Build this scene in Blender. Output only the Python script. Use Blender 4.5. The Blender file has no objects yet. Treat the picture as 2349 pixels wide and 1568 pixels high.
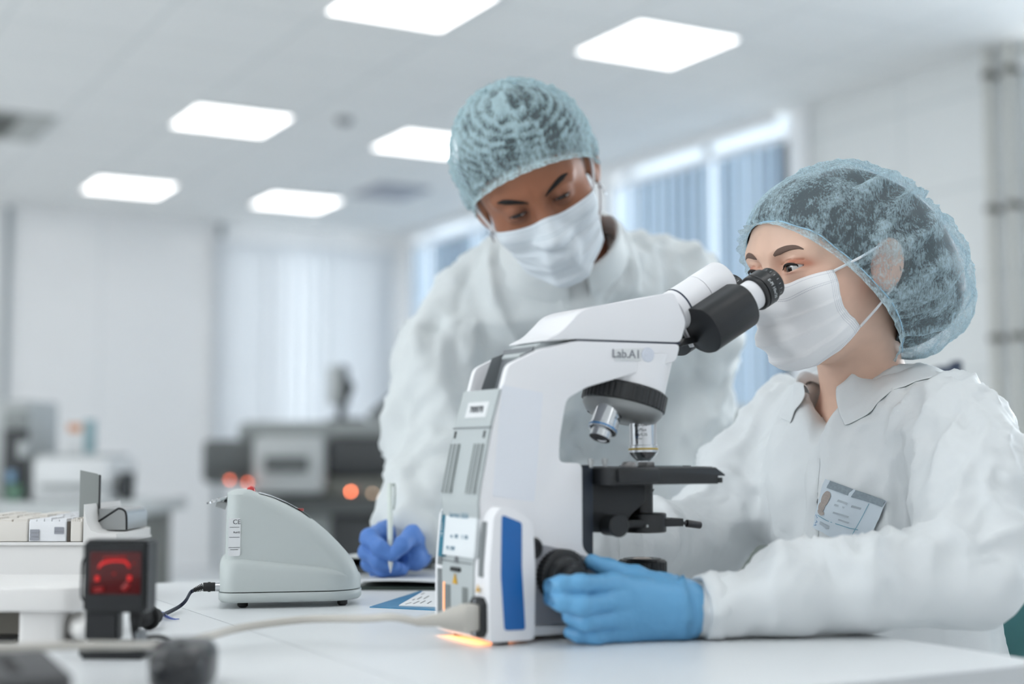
import bpy, bmesh, math, random
import numpy as np
from mathutils import Vector, Matrix
random.seed(7)
PI = math.pi
D = bpy.data
COL = bpy.context.scene.collection
SC = bpy.context.scene

# ------------------------------------------------------------------ camera
TABLE = 0.75
YAW, PITCH = math.radians(29.0), math.radians(4.5)
EYE = np.array([0.0, 0.0, 0.93])
FPX, CX, CY = 3262.5, 1174.5, 784.0           # 50 mm lens on a 36 mm sensor, 2349 x 1568 frame
cam = D.cameras.new('camera')
cam.lens = 50.0
cam.sensor_width = 36.0
cam.clip_start, cam.clip_end = 0.05, 100
cam.dof.use_dof = True
cam.dof.focus_distance = 1.62
cam.dof.aperture_fstop = 2.1
cam_ob = D.objects.new('camera', cam)
COL.objects.link(cam_ob)
cam_ob.location = EYE
cam_ob.rotation_euler = (PI / 2 + PITCH, 0, -YAW)
SC.camera = cam_ob

# ------------------------------------------------------------------ world, exposure
SC.view_settings.view_transform = 'Standard'
SC.view_settings.look = 'None'
SC.view_settings.gamma = 1.0
SC.view_settings.use_curve_mapping = False
SC.view_settings.exposure = -0.17
w = D.worlds.new('daylight')
SC.world = w
w.use_nodes = True
bg = w.node_tree.nodes['Background']
bg.inputs['Color'].default_value = (0.985, 0.985, 1.0, 1)
bg.inputs['Strength'].default_value = 9.0

LAMP_POWER = 4.0        # emission of the ceiling panels
XR = np.array([math.cos(YAW), -math.sin(YAW), 0.0])
YR = np.array([math.sin(YAW), math.cos(YAW), 0.0])


def ray(px, py):
    x, y = (px - CX) / FPX, (CY - py) / FPX
    c, s = math.cos(PITCH), math.sin(PITCH)
    return x * XR + (c - y * s) * YR + np.array([0, 0, s + y * c])


def onz(px, py, z):
    r = ray(px, py)
    return EYE + r * ((z - EYE[2]) / r[2])


def ony(px, py, y):
    r = ray(px, py)
    return EYE + r * ((y - EYE[1]) / r[1])


def onx(px, py, x):
    r = ray(px, py)
    return EYE + r * ((x - EYE[0]) / r[0])


def at(px, py, d):
    r = ray(px, py)
    return EYE + r * (d / float(r @ YR))


# ------------------------------------------------------------------ materials
def srgb(r, g, b):
    def f(c):
        c /= 255.0
        return c / 12.92 if c <= 0.04045 else ((c + 0.055) / 1.055) ** 2.4
    return (f(r), f(g), f(b), 1.0)


MATS = {}


def mat(name, color, rough=0.5, metal=0.0, spec=0.5, emit=None, estr=0.0, bump=0.0, bscale=200.0, var=0.0, vscale=8.0,
        trans=0.0, coat=0.0, sub=0.0, subcol=None, bdist=0.001, stretch=None):
    if name in MATS:
        return MATS[name]
    m = D.materials.new(name)
    m.use_nodes = True
    nt = m.node_tree
    b = nt.nodes['Principled BSDF']
    b.inputs['Base Color'].default_value = color
    b.inputs['Roughness'].default_value = rough
    b.inputs['Metallic'].default_value = metal
    b.inputs['Specular IOR Level'].default_value = spec
    b.inputs['Coat Weight'].default_value = coat
    b.inputs['Transmission Weight'].default_value = trans
    if sub:
        b.inputs['Subsurface Weight'].default_value = sub
        b.inputs['Subsurface Radius'].default_value = subcol or (0.01, 0.004, 0.002)
        b.inputs['Subsurface Scale'].default_value = 1.0
    if emit:
        b.inputs['Emission Color'].default_value = emit
        b.inputs['Emission Strength'].default_value = estr
    tc = nt.nodes.new('ShaderNodeTexCoord')
    src = tc.outputs['Object']
    if stretch:
        mp = nt.nodes.new('ShaderNodeMapping')
        mp.inputs['Scale'].default_value = stretch
        nt.links.new(src, mp.inputs['Vector'])
        src = mp.outputs['Vector']
    if var:
        n = nt.nodes.new('ShaderNodeTexNoise')
        n.inputs['Scale'].default_value = vscale
        n.inputs['Detail'].default_value = 4
        nt.links.new(src, n.inputs['Vector'])
        mx = nt.nodes.new('ShaderNodeMix')
        mx.data_type = 'RGBA'
        k = 1.0 - var
        mx.inputs['A'].default_value = (color[0] * k, color[1] * k, color[2] * k, 1)
        mx.inputs['B'].default_value = tuple(min(1, c * (1 + var)) for c in color[:3]) + (1,)
        nt.links.new(n.outputs['Fac'], mx.inputs['Factor'])
        nt.links.new(mx.outputs['Result'], b.inputs['Base Color'])
    if bump:
        n = nt.nodes.new('ShaderNodeTexNoise')
        n.inputs['Scale'].default_value = bscale
        n.inputs['Detail'].default_value = 3
        nt.links.new(src, n.inputs['Vector'])
        bp = nt.nodes.new('ShaderNodeBump')
        bp.inputs['Strength'].default_value = bump
        bp.inputs['Distance'].default_value = bdist
        nt.links.new(n.outputs['Fac'], bp.inputs['Height'])
        nt.links.new(bp.outputs['Normal'], b.inputs['Normal'])
    MATS[name] = m
    return m


# ------------------------------------------------------------------ object helpers
def tag(o, label=None, cat=None, group=None, kind=None):
    if label: o['label'] = label
    if cat: o['category'] = cat
    if group: o['group'] = group
    if kind: o['kind'] = kind
    return o


def empty(name, loc, label=None, cat=None, group=None):
    o = D.objects.new(name, None)
    COL.objects.link(o)
    o.location = tuple(float(v) for v in loc)
    o.empty_display_size = 0.05
    return tag(o, label, cat, group)


def origin_of(parent):
    v = Vector((0, 0, 0))
    while parent is not None:
        v += parent.location
        parent = parent.parent
    return v


def finish(name, me, m, parent=None, smooth=True, angle=35):
    """link a mesh whose vertices are in world space; child vertices become relative to the parent"""
    if parent is not None:
        me.transform(Matrix.Translation(-origin_of(parent)))
    if smooth:
        me.polygons.foreach_set('use_smooth', [True] * len(me.polygons))
        if angle < 180:
            me.set_sharp_from_angle(angle=math.radians(angle))
    o = D.objects.new(name, me)
    COL.objects.link(o)
    for mm in (m if isinstance(m, (list, tuple)) else [m]):
        if mm: me.materials.append(mm)
    if parent is not None:
        o.parent = parent
    else:                                       # a thing of one mesh: its origin sits at its base
        n = len(me.vertices)
        co = np.empty(3 * n, np.float32); me.vertices.foreach_get('co', co); co = co.reshape(-1, 3)
        c = (co.min(0) + co.max(0)) / 2; c[2] = co[:, 2].min()
        me.transform(Matrix.Translation(-Vector([float(v) for v in c])))
        o.location = [float(v) for v in c]
    me.update()
    return o


def frame(axis, up=None):
    """orthonormal matrix whose third column is axis"""
    z = Vector(axis).normalized()
    u = Vector(up) if up is not None else (Vector((0, 0, 1)) if abs(z.z) < 0.95 else Vector((1, 0, 0)))
    x = u.cross(z).normalized()
    y = z.cross(x)
    return Matrix((x, y, z)).transposed()


class MB:
    def __init__(self):
        self.bm = bmesh.new()

    def box(self, lo, hi, bevel=0.0, seg=2, rot=None, pivot=None):
        lo, hi = Vector(np.minimum(lo, hi)), Vector(np.maximum(lo, hi))
        t = bmesh.new()
        bmesh.ops.create_cube(t, size=1.0)
        s = hi - lo
        bmesh.ops.scale(t, vec=s, verts=t.verts)
        if bevel > 0:
            bmesh.ops.bevel(t, geom=list(t.edges), offset=min(bevel, min(s) * 0.49), segments=seg, profile=0.5, affect='EDGES')
        c = (lo + hi) / 2
        if rot is not None:
            p = Vector(pivot) if pivot is not None else c
            bmesh.ops.transform(t, matrix=Matrix.Translation(p) @ rot.to_4x4() @ Matrix.Translation(c - p), verts=t.verts)
        else:
            bmesh.ops.translate(t, vec=c, verts=t.verts)
        return self.add(t)

    def add(self, t):
        me = D.meshes.new('t')
        t.to_mesh(me); t.free()
        self.bm.from_mesh(me)
        D.meshes.remove(me)
        return self

    def lathe(self, prof, p, axis, seg=40, up=None, sx=1.0, sy=1.0, cap=True):
        """prof: (radius, height along axis) pairs, from point p"""
        t = bmesh.new()
        M = frame(axis, up)
        p = Vector([float(v) for v in p])
        rings = []
        for r, h in prof:
            ring = []
            for i in range(seg):
                a = 2 * PI * i / seg
                ring.append(t.verts.new(p + M @ Vector((r * sx * math.cos(a), r * sy * math.sin(a), h))))
            rings.append(ring)
        for k in range(len(rings) - 1):
            A, B = rings[k], rings[k + 1]
            for i in range(seg):
                j = (i + 1) % seg
                t.faces.new((A[i], A[j], B[j], B[i]))
        if cap:
            if prof[0][0] > 1e-6: t.faces.new(rings[0][::-1])
            if prof[-1][0] > 1e-6: t.faces.new(rings[-1])
        bmesh.ops.remove_doubles(t, verts=t.verts, dist=1e-6)
        bmesh.ops.recalc_face_normals(t, faces=t.faces)
        return self.add(t)

    def cyl(self, a, b, r, r2=None, seg=28, bevel=0.0):
        a, b = Vector([float(v) for v in a]), Vector([float(v) for v in b])
        h = (b - a).length
        r2 = r if r2 is None else r2
        if bevel:
            prof = [(r - bevel, 0), (r - bevel * .3, bevel * .3), (r, bevel), (r2, h - bevel), (r2 - bevel * .3, h - bevel * .3), (r2 - bevel, h)]
        else:
            prof = [(r, 0), (r2, h)]
        return self.lathe(prof, a, b - a, seg)

    def prism(self, pts, p0, ex, ey, ez, depth, bevel=0.0, seg=3):
        """closed 2D outline pts in (ex, ey) at p0, pushed along ez by depth"""
        t = bmesh.new()
        p0, ex, ey, ez = (Vector([float(c) for c in v]) for v in (p0, ex, ey, ez))
        a = [t.verts.new(p0 + ex * x + ey * y) for x, y in pts]
        b = [t.verts.new(p0 + ex * x + ey * y + ez * depth) for x, y in pts]
        n = len(pts)
        f1 = t.faces.new(a); f2 = t.faces.new(b[::-1])
        for i in range(n):
            j = (i + 1) % n
            t.faces.new((a[i], b[i], b[j], a[j]))
        bmesh.ops.recalc_face_normals(t, faces=t.faces)
        if bevel:
            t.edges.ensure_lookup_table()
            bmesh.ops.bevel(t, geom=list(t.edges), offset=bevel, segments=seg, profile=0.5, affect='EDGES', clamp_overlap=True)
        return self.add(t)

    def tube(self, pts, r, seg=10, smooth=True, closed=False, sub=6):
        P = [np.array(p, float) for p in pts]
        if smooth and len(P) > 2:
            P = spline(P, sub)
        P = [Vector(p) for p in P]
        n = len(P)
        R = [r] * n if not hasattr(r, '__len__') else list(np.interp(np.linspace(0, 1, n), np.linspace(0, 1, len(r)), r))
        t = bmesh.new()
        rings = []
        up = None
        for i, p in enumerate(P):
            d = (P[min(i + 1, n - 1)] - P[max(i - 1, 0)]).normalized()
            if up is None:
                up = Vector((0, 0, 1)) if abs(d.z) < 0.9 else Vector((1, 0, 0))
            x = up.cross(d).normalized(); y = d.cross(x); up = y
            rings.append([t.verts.new(p + (x * math.cos(2 * PI * k / seg) + y * math.sin(2 * PI * k / seg)) * R[i]) for k in range(seg)])
        for i in range(n - 1):
            for k in range(seg):
                j = (k + 1) % seg
                t.faces.new((rings[i][k], rings[i][j], rings[i + 1][j], rings[i + 1][k]))
        t.faces.new(rings[0][::-1]); t.faces.new(rings[-1])
        return self.add(t)

    def sphere(self, c, r, scale=(1, 1, 1), rot=None, seg=24):
        t = bmesh.new()
        bmesh.ops.create_uvsphere(t, u_segments=seg, v_segments=seg // 2, radius=r)
        bmesh.ops.scale(t, vec=Vector(scale), verts=t.verts)
        M = Matrix.Translation(Vector([float(v) for v in c]))
        if rot is not None: M = M @ rot.to_4x4()
        bmesh.ops.transform(t, matrix=M, verts=t.verts)
        return self.add(t)

    def poly(self, pts):
        t = bmesh.new()
        t.faces.new([t.verts.new(Vector([float(c) for c in p])) for p in pts])
        return self.add(t)

    def surf(self, G, closed_u=False, closed_v=False):
        """grid of points G[i][j] as quads"""
        t = bmesh.new()
        V = [[t.verts.new(Vector([float(c) for c in p])) for p in row] for row in G]
        nu, nv = len(V), len(V[0])
        for i in range(nu if closed_u else nu - 1):
            for j in range(nv if closed_v else nv - 1):
                a, b = V[i][j], V[(i + 1) % nu][j]
                c, d = V[(i + 1) % nu][(j + 1) % nv], V[i][(j + 1) % nv]
                t.faces.new((a, b, c, d))
        return self.add(t)

    def thicken(self, th):
        me = D.meshes.new('t'); self.bm.to_mesh(me)
        bmesh.ops.recalc_face_normals(self.bm, faces=self.bm.faces)
        g = bmesh.ops.solidify(self.bm, geom=list(self.bm.faces), thickness=th)
        D.meshes.remove(me)
        return self

    def build(self, name, m, parent=None, smooth=True, angle=35):
        me = D.meshes.new(name)
        self.bm.to_mesh(me); self.bm.free()
        return finish(name, me, m, parent, smooth, angle)


def spline(P, sub=6):
    """Catmull-Rom through points"""
    P = [np.array(p, float) for p in P]
    Q = [2 * P[0] - P[1]] + P + [2 * P[-1] - P[-2]]
    out = []
    for i in range(1, len(Q) - 2):
        p0, p1, p2, p3 = Q[i - 1], Q[i], Q[i + 1], Q[i + 2]
        for k in range(sub):
            t = k / sub
            out.append(0.5 * ((2 * p1) + (-p0 + p2) * t + (2 * p0 - 5 * p1 + 4 * p2 - p3) * t ** 2 + (-p0 + 3 * p1 - 3 * p2 + p3) * t ** 3))
    out.append(P[-1])
    return out


def rrect(w, h, r, n=5):
    pts = []
    for cx, cy, a0 in ((w / 2 - r, h / 2 - r, 0), (-w / 2 + r, h / 2 - r, 90), (-w / 2 + r, -h / 2 + r, 180), (w / 2 - r, -h / 2 + r, 270)):
        for k in range(n + 1):
            a = math.radians(a0 + 90 * k / n)
            pts.append((cx + r * math.cos(a), cy + r * math.sin(a)))
    return pts


def text_mesh(txt, size, extrude=0.0):
    c = D.curves.new('txt', 'FONT')
    c.body = txt; c.size = size; c.extrude = extrude
    c.align_x = 'CENTER'; c.align_y = 'CENTER'
    o = D.objects.new('txt', c)
    COL.objects.link(o)
    dg = bpy.context.evaluated_depsgraph_get()
    me = D.meshes.new_from_object(o.evaluated_get(dg))
    D.objects.remove(o); D.curves.remove(c)
    return me


def text(name, txt, size, loc, right, up, m, parent, extrude=0.0002, bend=None):
    """lettering on a surface; bend=(axis_point, axis_dir, radius) wraps it round a cylinder whose axis is vertical to 'right'"""
    me = text_mesh(txt, size, extrude)
    r, u = Vector([float(v) for v in right]).normalized(), Vector([float(v) for v in up]).normalized()
    n = r.cross(u)
    loc = Vector([float(v) for v in loc])
    for v in me.vertices:
        x, y, z = v.co
        if bend:
            R = bend
            a = x / R
            v.co = loc + r * (R * math.sin(a)) + u * y + n * (R * (math.cos(a) - 1) + z)
        else:
            v.co = loc + r * x + u * y + n * z
    return finish(name, me, m, parent, smooth=False)


def boolean(o, cutters):
    for c in cutters:
        md = o.modifiers.new('b', 'BOOLEAN')
        md.operation = 'DIFFERENCE'; md.solver = 'EXACT'; md.object = c
    dg = bpy.context.evaluated_depsgraph_get()
    me = D.meshes.new_from_object(o.evaluated_get(dg))
    o.modifiers.clear()
    old = o.data
    o.data = me
    D.meshes.remove(old)
    me.set_sharp_from_angle(angle=math.radians(30))
    for c in cutters:
        D.objects.remove(c)
    return o


def copy_tree(o, parent=None, loc=None):
    c = o.copy()
    COL.objects.link(c)
    c.parent = parent
    if loc is not None: c.location = loc
    for ch in list(o.children):
        copy_tree(ch, c)
    return c
# ------------------------------------------------------------------ shared materials
M_WHITE = mat('white_plastic', srgb(240, 240, 243), rough=0.32, spec=0.45, bump=0.02, bscale=900)
M_WHITE2 = mat('white_enamel', srgb(226, 228, 229), rough=0.4)
M_GREY = mat('grey_plastic', srgb(176, 182, 183), rough=0.5, bump=0.04, bscale=800)
M_GREYD = mat('grey_plastic_darker', srgb(120, 124, 128), rough=0.5)
M_BLACK = mat('black_plastic', srgb(26, 28, 31), rough=0.42, bump=0.04, bscale=900)
M_BLACKM = mat('black_anodised', srgb(22, 24, 27), rough=0.34, spec=0.6)
M_RUBBER = mat('black_rubber', srgb(24, 25, 27), rough=0.65)
M_CHROME = mat('chrome', srgb(205, 207, 210), rough=0.14, metal=1.0)
M_STEEL = mat('brushed_steel', srgb(170, 172, 172), rough=0.3, metal=1.0, bump=0.05, bscale=300, stretch=(1, 30, 1))
M_BLUE = mat('blue_panel', srgb(8, 98, 172), rough=0.4)
M_INK = mat('ink', srgb(70, 74, 80), rough=0.7)
M_INKW = mat('white_ink', srgb(215, 218, 220), rough=0.6)
M_PAPER = mat('paper', srgb(232, 234, 236), rough=0.85)

# ------------------------------------------------------------------ room shell
XW, YF, XL, YB, ZC = 5.25, 11.5, -3.2, -3.4, 2.85     # window wall, far wall, left wall, wall behind the camera, ceiling


def tile_mat(name, color, line, sx, sy, width, rough, axes='xy', spec=0.5):
    m = mat(name, color, rough=rough, spec=spec)
    nt = m.node_tree
    b = nt.nodes['Principled BSDF']
    tc = nt.nodes.new('ShaderNodeTexCoord')
    sep = nt.nodes.new('ShaderNodeSeparateXYZ')
    comb = nt.nodes.new('ShaderNodeCombineXYZ')
    nt.links.new(tc.outputs['Object'], sep.inputs[0])
    for i, a in enumerate(axes):
        nt.links.new(sep.outputs[a.upper()], comb.inputs[i])
    br = nt.nodes.new('ShaderNodeTexBrick')
    br.offset = 0.0
    br.inputs['Scale'].default_value = 1.0
    br.inputs['Color1'].default_value = color
    br.inputs['Color2'].default_value = tuple(c * 0.985 for c in color[:3]) + (1,)
    br.inputs['Mortar'].default_value = line
    br.inputs['Mortar Size'].default_value = width
    br.inputs['Mortar Smooth'].default_value = 0.3
    br.inputs['Brick Width'].default_value = sx
    br.inputs['Row Height'].default_value = sy
    nt.links.new(comb.outputs[0], br.inputs['Vector'])
    nt.links.new(br.outputs['Color'], b.inputs['Base Color'])
    return m


def slab(name, lo, hi, m):
    o = MB().box(lo, hi).build(name, m, smooth=False)
    return tag(o, kind='structure')


M_FLOOR = tile_mat('floor_vinyl', srgb(226, 228, 229), srgb(190, 195, 198), 0.6, 0.6, 0.004, 0.35)
M_CEIL = tile_mat('ceiling_tiles', srgb(248, 249, 248), srgb(234, 237, 237), 0.6, 0.6, 0.012, 0.8)
M_WALL = mat('wall_paint', srgb(247, 247, 247), rough=0.55)
M_WTILE_X = tile_mat('wall_tiles', srgb(228, 231, 231), srgb(210, 215, 216), 0.62, 0.45, 0.008, 0.3, 'yz')
M_PANEL = tile_mat('wall_panels', srgb(249, 249, 249), srgb(228, 231, 232), 1.2, 3.0, 0.006, 0.22, 'xz')
slab('floor', (XL - .2, YB - .2, -0.1), (XW + .2, YF + .2, 0.0), M_FLOOR)
slab('ceiling', (XL - .2, YB - .2, ZC), (XW + .2, YF + .2, ZC + 0.1), M_CEIL)
slab('wall_far', (XL, YF, 0), (3.62, YF + 0.15, ZC), M_PANEL)
slab('wall_far_pier', (5.0, YF, .95), (5.25, YF + 0.15, 2.72), M_PANEL)
slab('wall_far_sill', (3.62, YF, 0), (5.25, YF + 0.15, 0.95), M_PANEL)
slab('wall_far_lintel', (3.62, YF, 2.72), (5.25, YF + 0.15, ZC), M_PANEL)
FILL_WIN = [(0.6, 3.2), (6.4, 9.5)]  # openings added in the unseen left wall for fill light
yl = [YB] + [v for p in FILL_WIN for v in p] + [YF]
for k in range(0, len(yl), 2):
    slab('wall_left', (XL - 0.15, yl[k], 0), (XL, yl[k + 1], ZC), M_WALL)
for a, b in FILL_WIN:
    slab('wall_left_sill', (XL - 0.15, a, 0), (XL, b, 0.9), M_WALL)
    slab('wall_left_lintel', (XL - 0.15, a, 2.6), (XL, b, ZC), M_WALL)
slab('wall_back', (XL, YB - 0.15, 0), (XW, YB, ZC), M_WALL)
# window wall: sill, lintel and the piers between the openings
WIN = [(-2.6, 4.50), (6.18, 8.02), (8.38, 11.2)]  # first opening lengthened out of view for more daylight
ZS, ZL = 0.88, ZC
slab('wall_right_sill', (XW, YB, 0), (XW + 0.2, YF + .15, ZS), M_WALL)
ys = [YB] + [v for p in WIN for v in p] + [YF + .15]
for k in range(0, len(ys), 2):
    slab('wall_right_pier', (XW, ys[k], ZS), (XW + 0.2, ys[k + 1], ZL), M_WTILE_X if k == 2 else M_WALL)
tag(MB().box((XL, YF - 0.015, 0), (5.2, YF, 0.1)).build('baseboard_far', M_WALL, smooth=False), kind='structure')
M_FRAME = mat('window_frame_white', srgb(238, 240, 242), rough=0.4)
M_GLASS = D.materials.new('window_glass'); M_GLASS.use_nodes = True
_nt = M_GLASS.node_tree
for n in list(_nt.nodes):
    if n.type != 'OUTPUT_MATERIAL': _nt.nodes.remove(n)
_o = [n for n in _nt.nodes if n.type == 'OUTPUT_MATERIAL'][0]
_t = _nt.nodes.new('ShaderNodeBsdfTransparent'); _t.inputs['Color'].default_value = (0.94, 0.97, 0.98, 1)
_g = _nt.nodes.new('ShaderNodeBsdfGlossy'); _g.inputs['Roughness'].default_value = 0.02
_f = _nt.nodes.new('ShaderNodeFresnel'); _f.inputs['IOR'].default_value = 1.35
_m = _nt.nodes.new('ShaderNodeMixShader')
_nt.links.new(_f.outputs[0], _m.inputs[0]); _nt.links.new(_t.outputs[0], _m.inputs[1]); _nt.links.new(_g.outputs[0], _m.inputs[2])
_nt.links.new(_m.outputs[0], _o.inputs[0])


def window(n, axis, a, b, plane, z0, z1, sgn=1):
    """window of n panes; axis 'y': in the wall x=plane, axis 'x': in the wall y=plane"""
    P = (lambda u, d, z: (plane + d * sgn, u, z)) if axis == 'y' else (lambda u, d, z: (u, plane + d, z))
    root = empty('window_%d' % n, P((a + b) / 2, 0.1, z0))
    tag(root, kind='structure')
    f = MB()
    k = max(1, round((b - a) / 0.95))
    f.box(P(a, .09, z0), P(b, .14, z0 + .05)); f.box(P(a, .09, z1 - .05), P(b, .14, z1))
    for i in range(k + 1):
        u = a + (b - a) * i / k
        f.box(P(max(a, u - .03), .09, z0), P(min(b, u + .03), .14, z1))
    f.build('window_frame', M_FRAME, root, smooth=False)
    g = MB().box(P(a, .112, z0), P(b, .118, z1))
    g.build('window_pane', M_GLASS, root, smooth=False)
    s = MB().box(P(a - .03, -.08, z0 - .035), P(b + .03, .09, z0), .008)
    s.build('window_sill', M_FRAME, root)
    ld = D.lights.new('window_portal', 'AREA')
    ld.shape = 'RECTANGLE'; ld.cycles.is_portal = True
    lo = D.objects.new('window_portal', ld); COL.objects.link(lo)
    lo.location = P((a + b) / 2, 0.3, (z0 + z1) / 2)
    if axis == 'y':
        lo.rotation_euler = (0, PI / 2 * sgn, 0); ld.size = z1 - z0; ld.size_y = b - a
    else:
        lo.rotation_euler = (-PI / 2, 0, 0); ld.size = b - a; ld.size_y = z1 - z0
    return root


for i, (a, b) in enumerate(WIN):
    window(i + 1, 'y', a, b, XW, ZS, ZL)
window(4, 'x', 3.62, 5.0, YF, 0.95, 2.72)
for i, (a, b) in enumerate(FILL_WIN):  # added windows, out of view, lighting the room from the left
    window(5 + i, 'y', a, b, XL, 0.9, 2.6, -1)


def cloth_trans(name, color, tr=0.5, clear=0.0):
    m = D.materials.new(name); m.use_nodes = True
    nt = m.node_tree
    for n in list(nt.nodes):
        if n.type != 'OUTPUT_MATERIAL': nt.nodes.remove(n)
    o = nt.nodes['Material Output']
    d = nt.nodes.new('ShaderNodeBsdfDiffuse'); d.inputs['Color'].default_value = color
    t = nt.nodes.new('ShaderNodeBsdfTranslucent'); t.inputs['Color'].default_value = color
    x = nt.nodes.new('ShaderNodeMixShader'); x.inputs[0].default_value = tr
    nt.links.new(d.outputs[0], x.inputs[1]); nt.links.new(t.outputs[0], x.inputs[2])
    last = x
    if clear:
        c = nt.nodes.new('ShaderNodeBsdfTransparent')
        y = nt.nodes.new('ShaderNodeMixShader'); y.inputs[0].default_value = clear
        nt.links.new(x.outputs[0], y.inputs[1]); nt.links.new(c.outputs[0], y.inputs[2])
        last = y
    nt.links.new(last.outputs[0], o.inputs[0])
    MATS[name] = m
    return m


M_BLIND = cloth_trans('blue_blind_fabric', srgb(182, 198, 212), 0.10)
M_SHEER = cloth_trans('white_curtain_fabric', srgb(228, 231, 234), 0.07)
BL = ['pale blue vertical slat blind behind the person at the microscope',
      'pale blue vertical slat blind across the window between the two people',
      'pale blue vertical slat blind deepest along the window wall']


def blind(axis, a, b, plane, z0, z1, w, label, m, ang, seed, cat='blind', group=None):
    P = (lambda u, d, z: (plane + d, u, z)) if axis == 'y' else (lambda u, d, z: (u, plane + d, z))
    rnd = random.Random(seed)
    root = empty('vertical_blind', P((a + b) / 2, 0, z0), label, cat, group)
    MB().box(P(a - .02, -.03, z1), P(b + .02, .03, z1 + .035), .006).build('headrail', M_FRAME, root)
    s = MB()
    n = int((b - a) / (w * 0.80))
    for i in range(n):
        u = a + (i + .5) * (b - a) / n
        t = math.radians(ang + rnd.uniform(-7, 7))
        G = []
        for k in range(5):
            q = (k / 4 - .5) * w
            bow = 0.010 * (1 - (2 * q / w) ** 2)
            du, dd = q * math.cos(t) - bow * math.sin(t), q * math.sin(t) + bow * math.cos(t)
            G.append([P(u + du, dd - .01, z0), P(u + du, dd - .01, z1)])
        s.surf(G)
    s.build('slats', m, root, angle=180)
    return root


blind('y', -2.5, 4.47, XW - .06, ZS + .05, 2.70, .127, BL[0], M_BLIND, 72, 1, group=None)
blind('y', 6.2, 8.0, XW - .06, ZS + .05, 2.70, .127, BL[1], M_BLIND, 14, 2)
blind('y', 8.4, 11.18, XW - .06, ZS + .05, 2.70, .127, BL[2], M_BLIND, 14, 3)
blind('x', 3.52, 5.12, YF - .07, 1.0, 2.68, .127, 'white vertical slat blind on the far wall above the dark analyser', M_SHEER, 12, 4)
tag(MB().box((XW - .05, 6.02, ZS - .05), (XW, 6.17, ZC)).build('trim_3', M_FRAME, smooth=False), kind='structure')
for ya, yb in ((6.17, 8.05), (8.36, 11.25)):
    tag(MB().box((XW - .13, ya, 2.785), (XW - .115, yb, ZC)).build('trim_4' if ya < 7 else 'trim_5', M_FRAME, smooth=False), kind='structure')
# dark strips where the far wall panels meet
for x0 in (3.56, 1.86):
    tag(MB().box((x0, YF - .03, 0), (x0 + .05, YF, ZC)).build('trim_1' if x0 > 3 else 'trim_2', mat('strip_grey', srgb(170, 177, 180), rough=.5), smooth=False), kind='structure')

# ------------------------------------------------------------------ ceiling lights, vents
M_LAMP = mat('lamp_diffuser', srgb(250, 250, 250), rough=.6, emit=(1.0, 0.985, 0.97, 1), estr=LAMP_POWER)
M_LFRAME = mat('lamp_frame', srgb(240, 241, 242), rough=.5)


def ceiling_light(label=None):
    r = empty('ceiling_light', (0, 0, ZC), label, 'ceiling light', 'square panel lights in the ceiling')
    f = MB()
    for lo, hi in (((-.3, -.3, ZC - .012), (.3, -.275, ZC)), ((-.3, .275, ZC - .012), (.3, .3, ZC)), ((-.3, -.275, ZC - .012), (-.275, .275, ZC)), ((.275, -.275, ZC - .012), (.3, .275, ZC))):
        f.box(lo, hi)
    f.build('frame', M_LFRAME, r, smooth=False)
    MB().box((-.275, -.275, ZC - .008), (.275, .275, ZC - .002)).build('diffuser', M_LAMP, r, smooth=False)
    return r


LL = {(2.5, 5.4): 'square ceiling panel light cut off by the top of the frame',
      (3.77, 5.4): 'square ceiling panel light above and between the two hair caps',
      (2.5, 7.85): 'square ceiling panel light midway along the left row of panels',
      (3.77, 7.85): 'square ceiling panel light partly hidden by the blue hair cap of the man',
      (2.5, 10.2): 'square ceiling panel light at the far end of the left row',
      (3.77, 10.2): 'square ceiling panel light at the far end of the right row'}
spots = list(LL)
for x in (-1.25, 0.0, 1.25, 2.5, 3.77):  # unseen panels carrying on the grid, added to light the foreground
    for y in (-2.0, 0.45, 2.95):
        spots.append((x, y))
spots += [(x, y) for x in (-1.25, 0.0) for y in (5.4, 7.85, 10.2)]  # unseen panels added to brighten the far wall and side bench
proto = None
for x, y in spots:
    lab = LL.get((x, y), 'square ceiling panel light added outside the frame')
    if proto is None:
        proto = ceiling_light(lab); o = proto
    else:
        o = copy_tree(proto)
    o.location = (x, y, ZC); o['label'] = lab

r = empty('air_vent', (1.3, 8.6, ZC), 'grey slotted ceiling air vent at the edge of the frame', 'vent')
f = MB()
f.box((1.0, 8.25, ZC - .02), (1.6, 8.28, ZC)); f.box((1.0, 8.92, ZC - .02), (1.6, 8.95, ZC)); f.box((1.0, 8.28, ZC - .02), (1.03, 8.92, ZC)); f.box((1.42, 8.28, ZC - .02), (1.6, 8.92, ZC))
f.build('frame', mat('vent_frame', srgb(190, 193, 190), rough=.5), r, smooth=False)
f = MB()
for k in range(8):
    f.box((1.03, 8.30 + k * .08, ZC - .016), (1.42, 8.335 + k * .08, ZC - .004))
f.build('slats', mat('vent_slat', srgb(120, 122, 118), rough=.5), r, smooth=False)
MB().box((1.03, 8.28, ZC - .004), (1.42, 8.92, ZC - .001)).build('duct_opening', mat('vent_dark', srgb(60, 60, 58), rough=.8), r, smooth=False)
p = onz(790, 272, ZC)
r = empty('smoke_detector', (p[0], p[1], ZC), 'small round detector on the ceiling between two panel lights', 'detector')
MB().lathe([(.05, 0), (.05, .012), (.038, .03), (.02, .034)], (p[0], p[1], ZC), (0, 0, -1)).build('housing', mat('detector_grey', srgb(150, 153, 155), rough=.5), r)
MB().lathe([(.012, .034), (.012, .04)], (p[0], p[1], ZC), (0, 0, -1)).build('sensor', M_GREYD, r)
p0, p1 = onz(838, 432, ZC), onz(960, 428, ZC)
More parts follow.
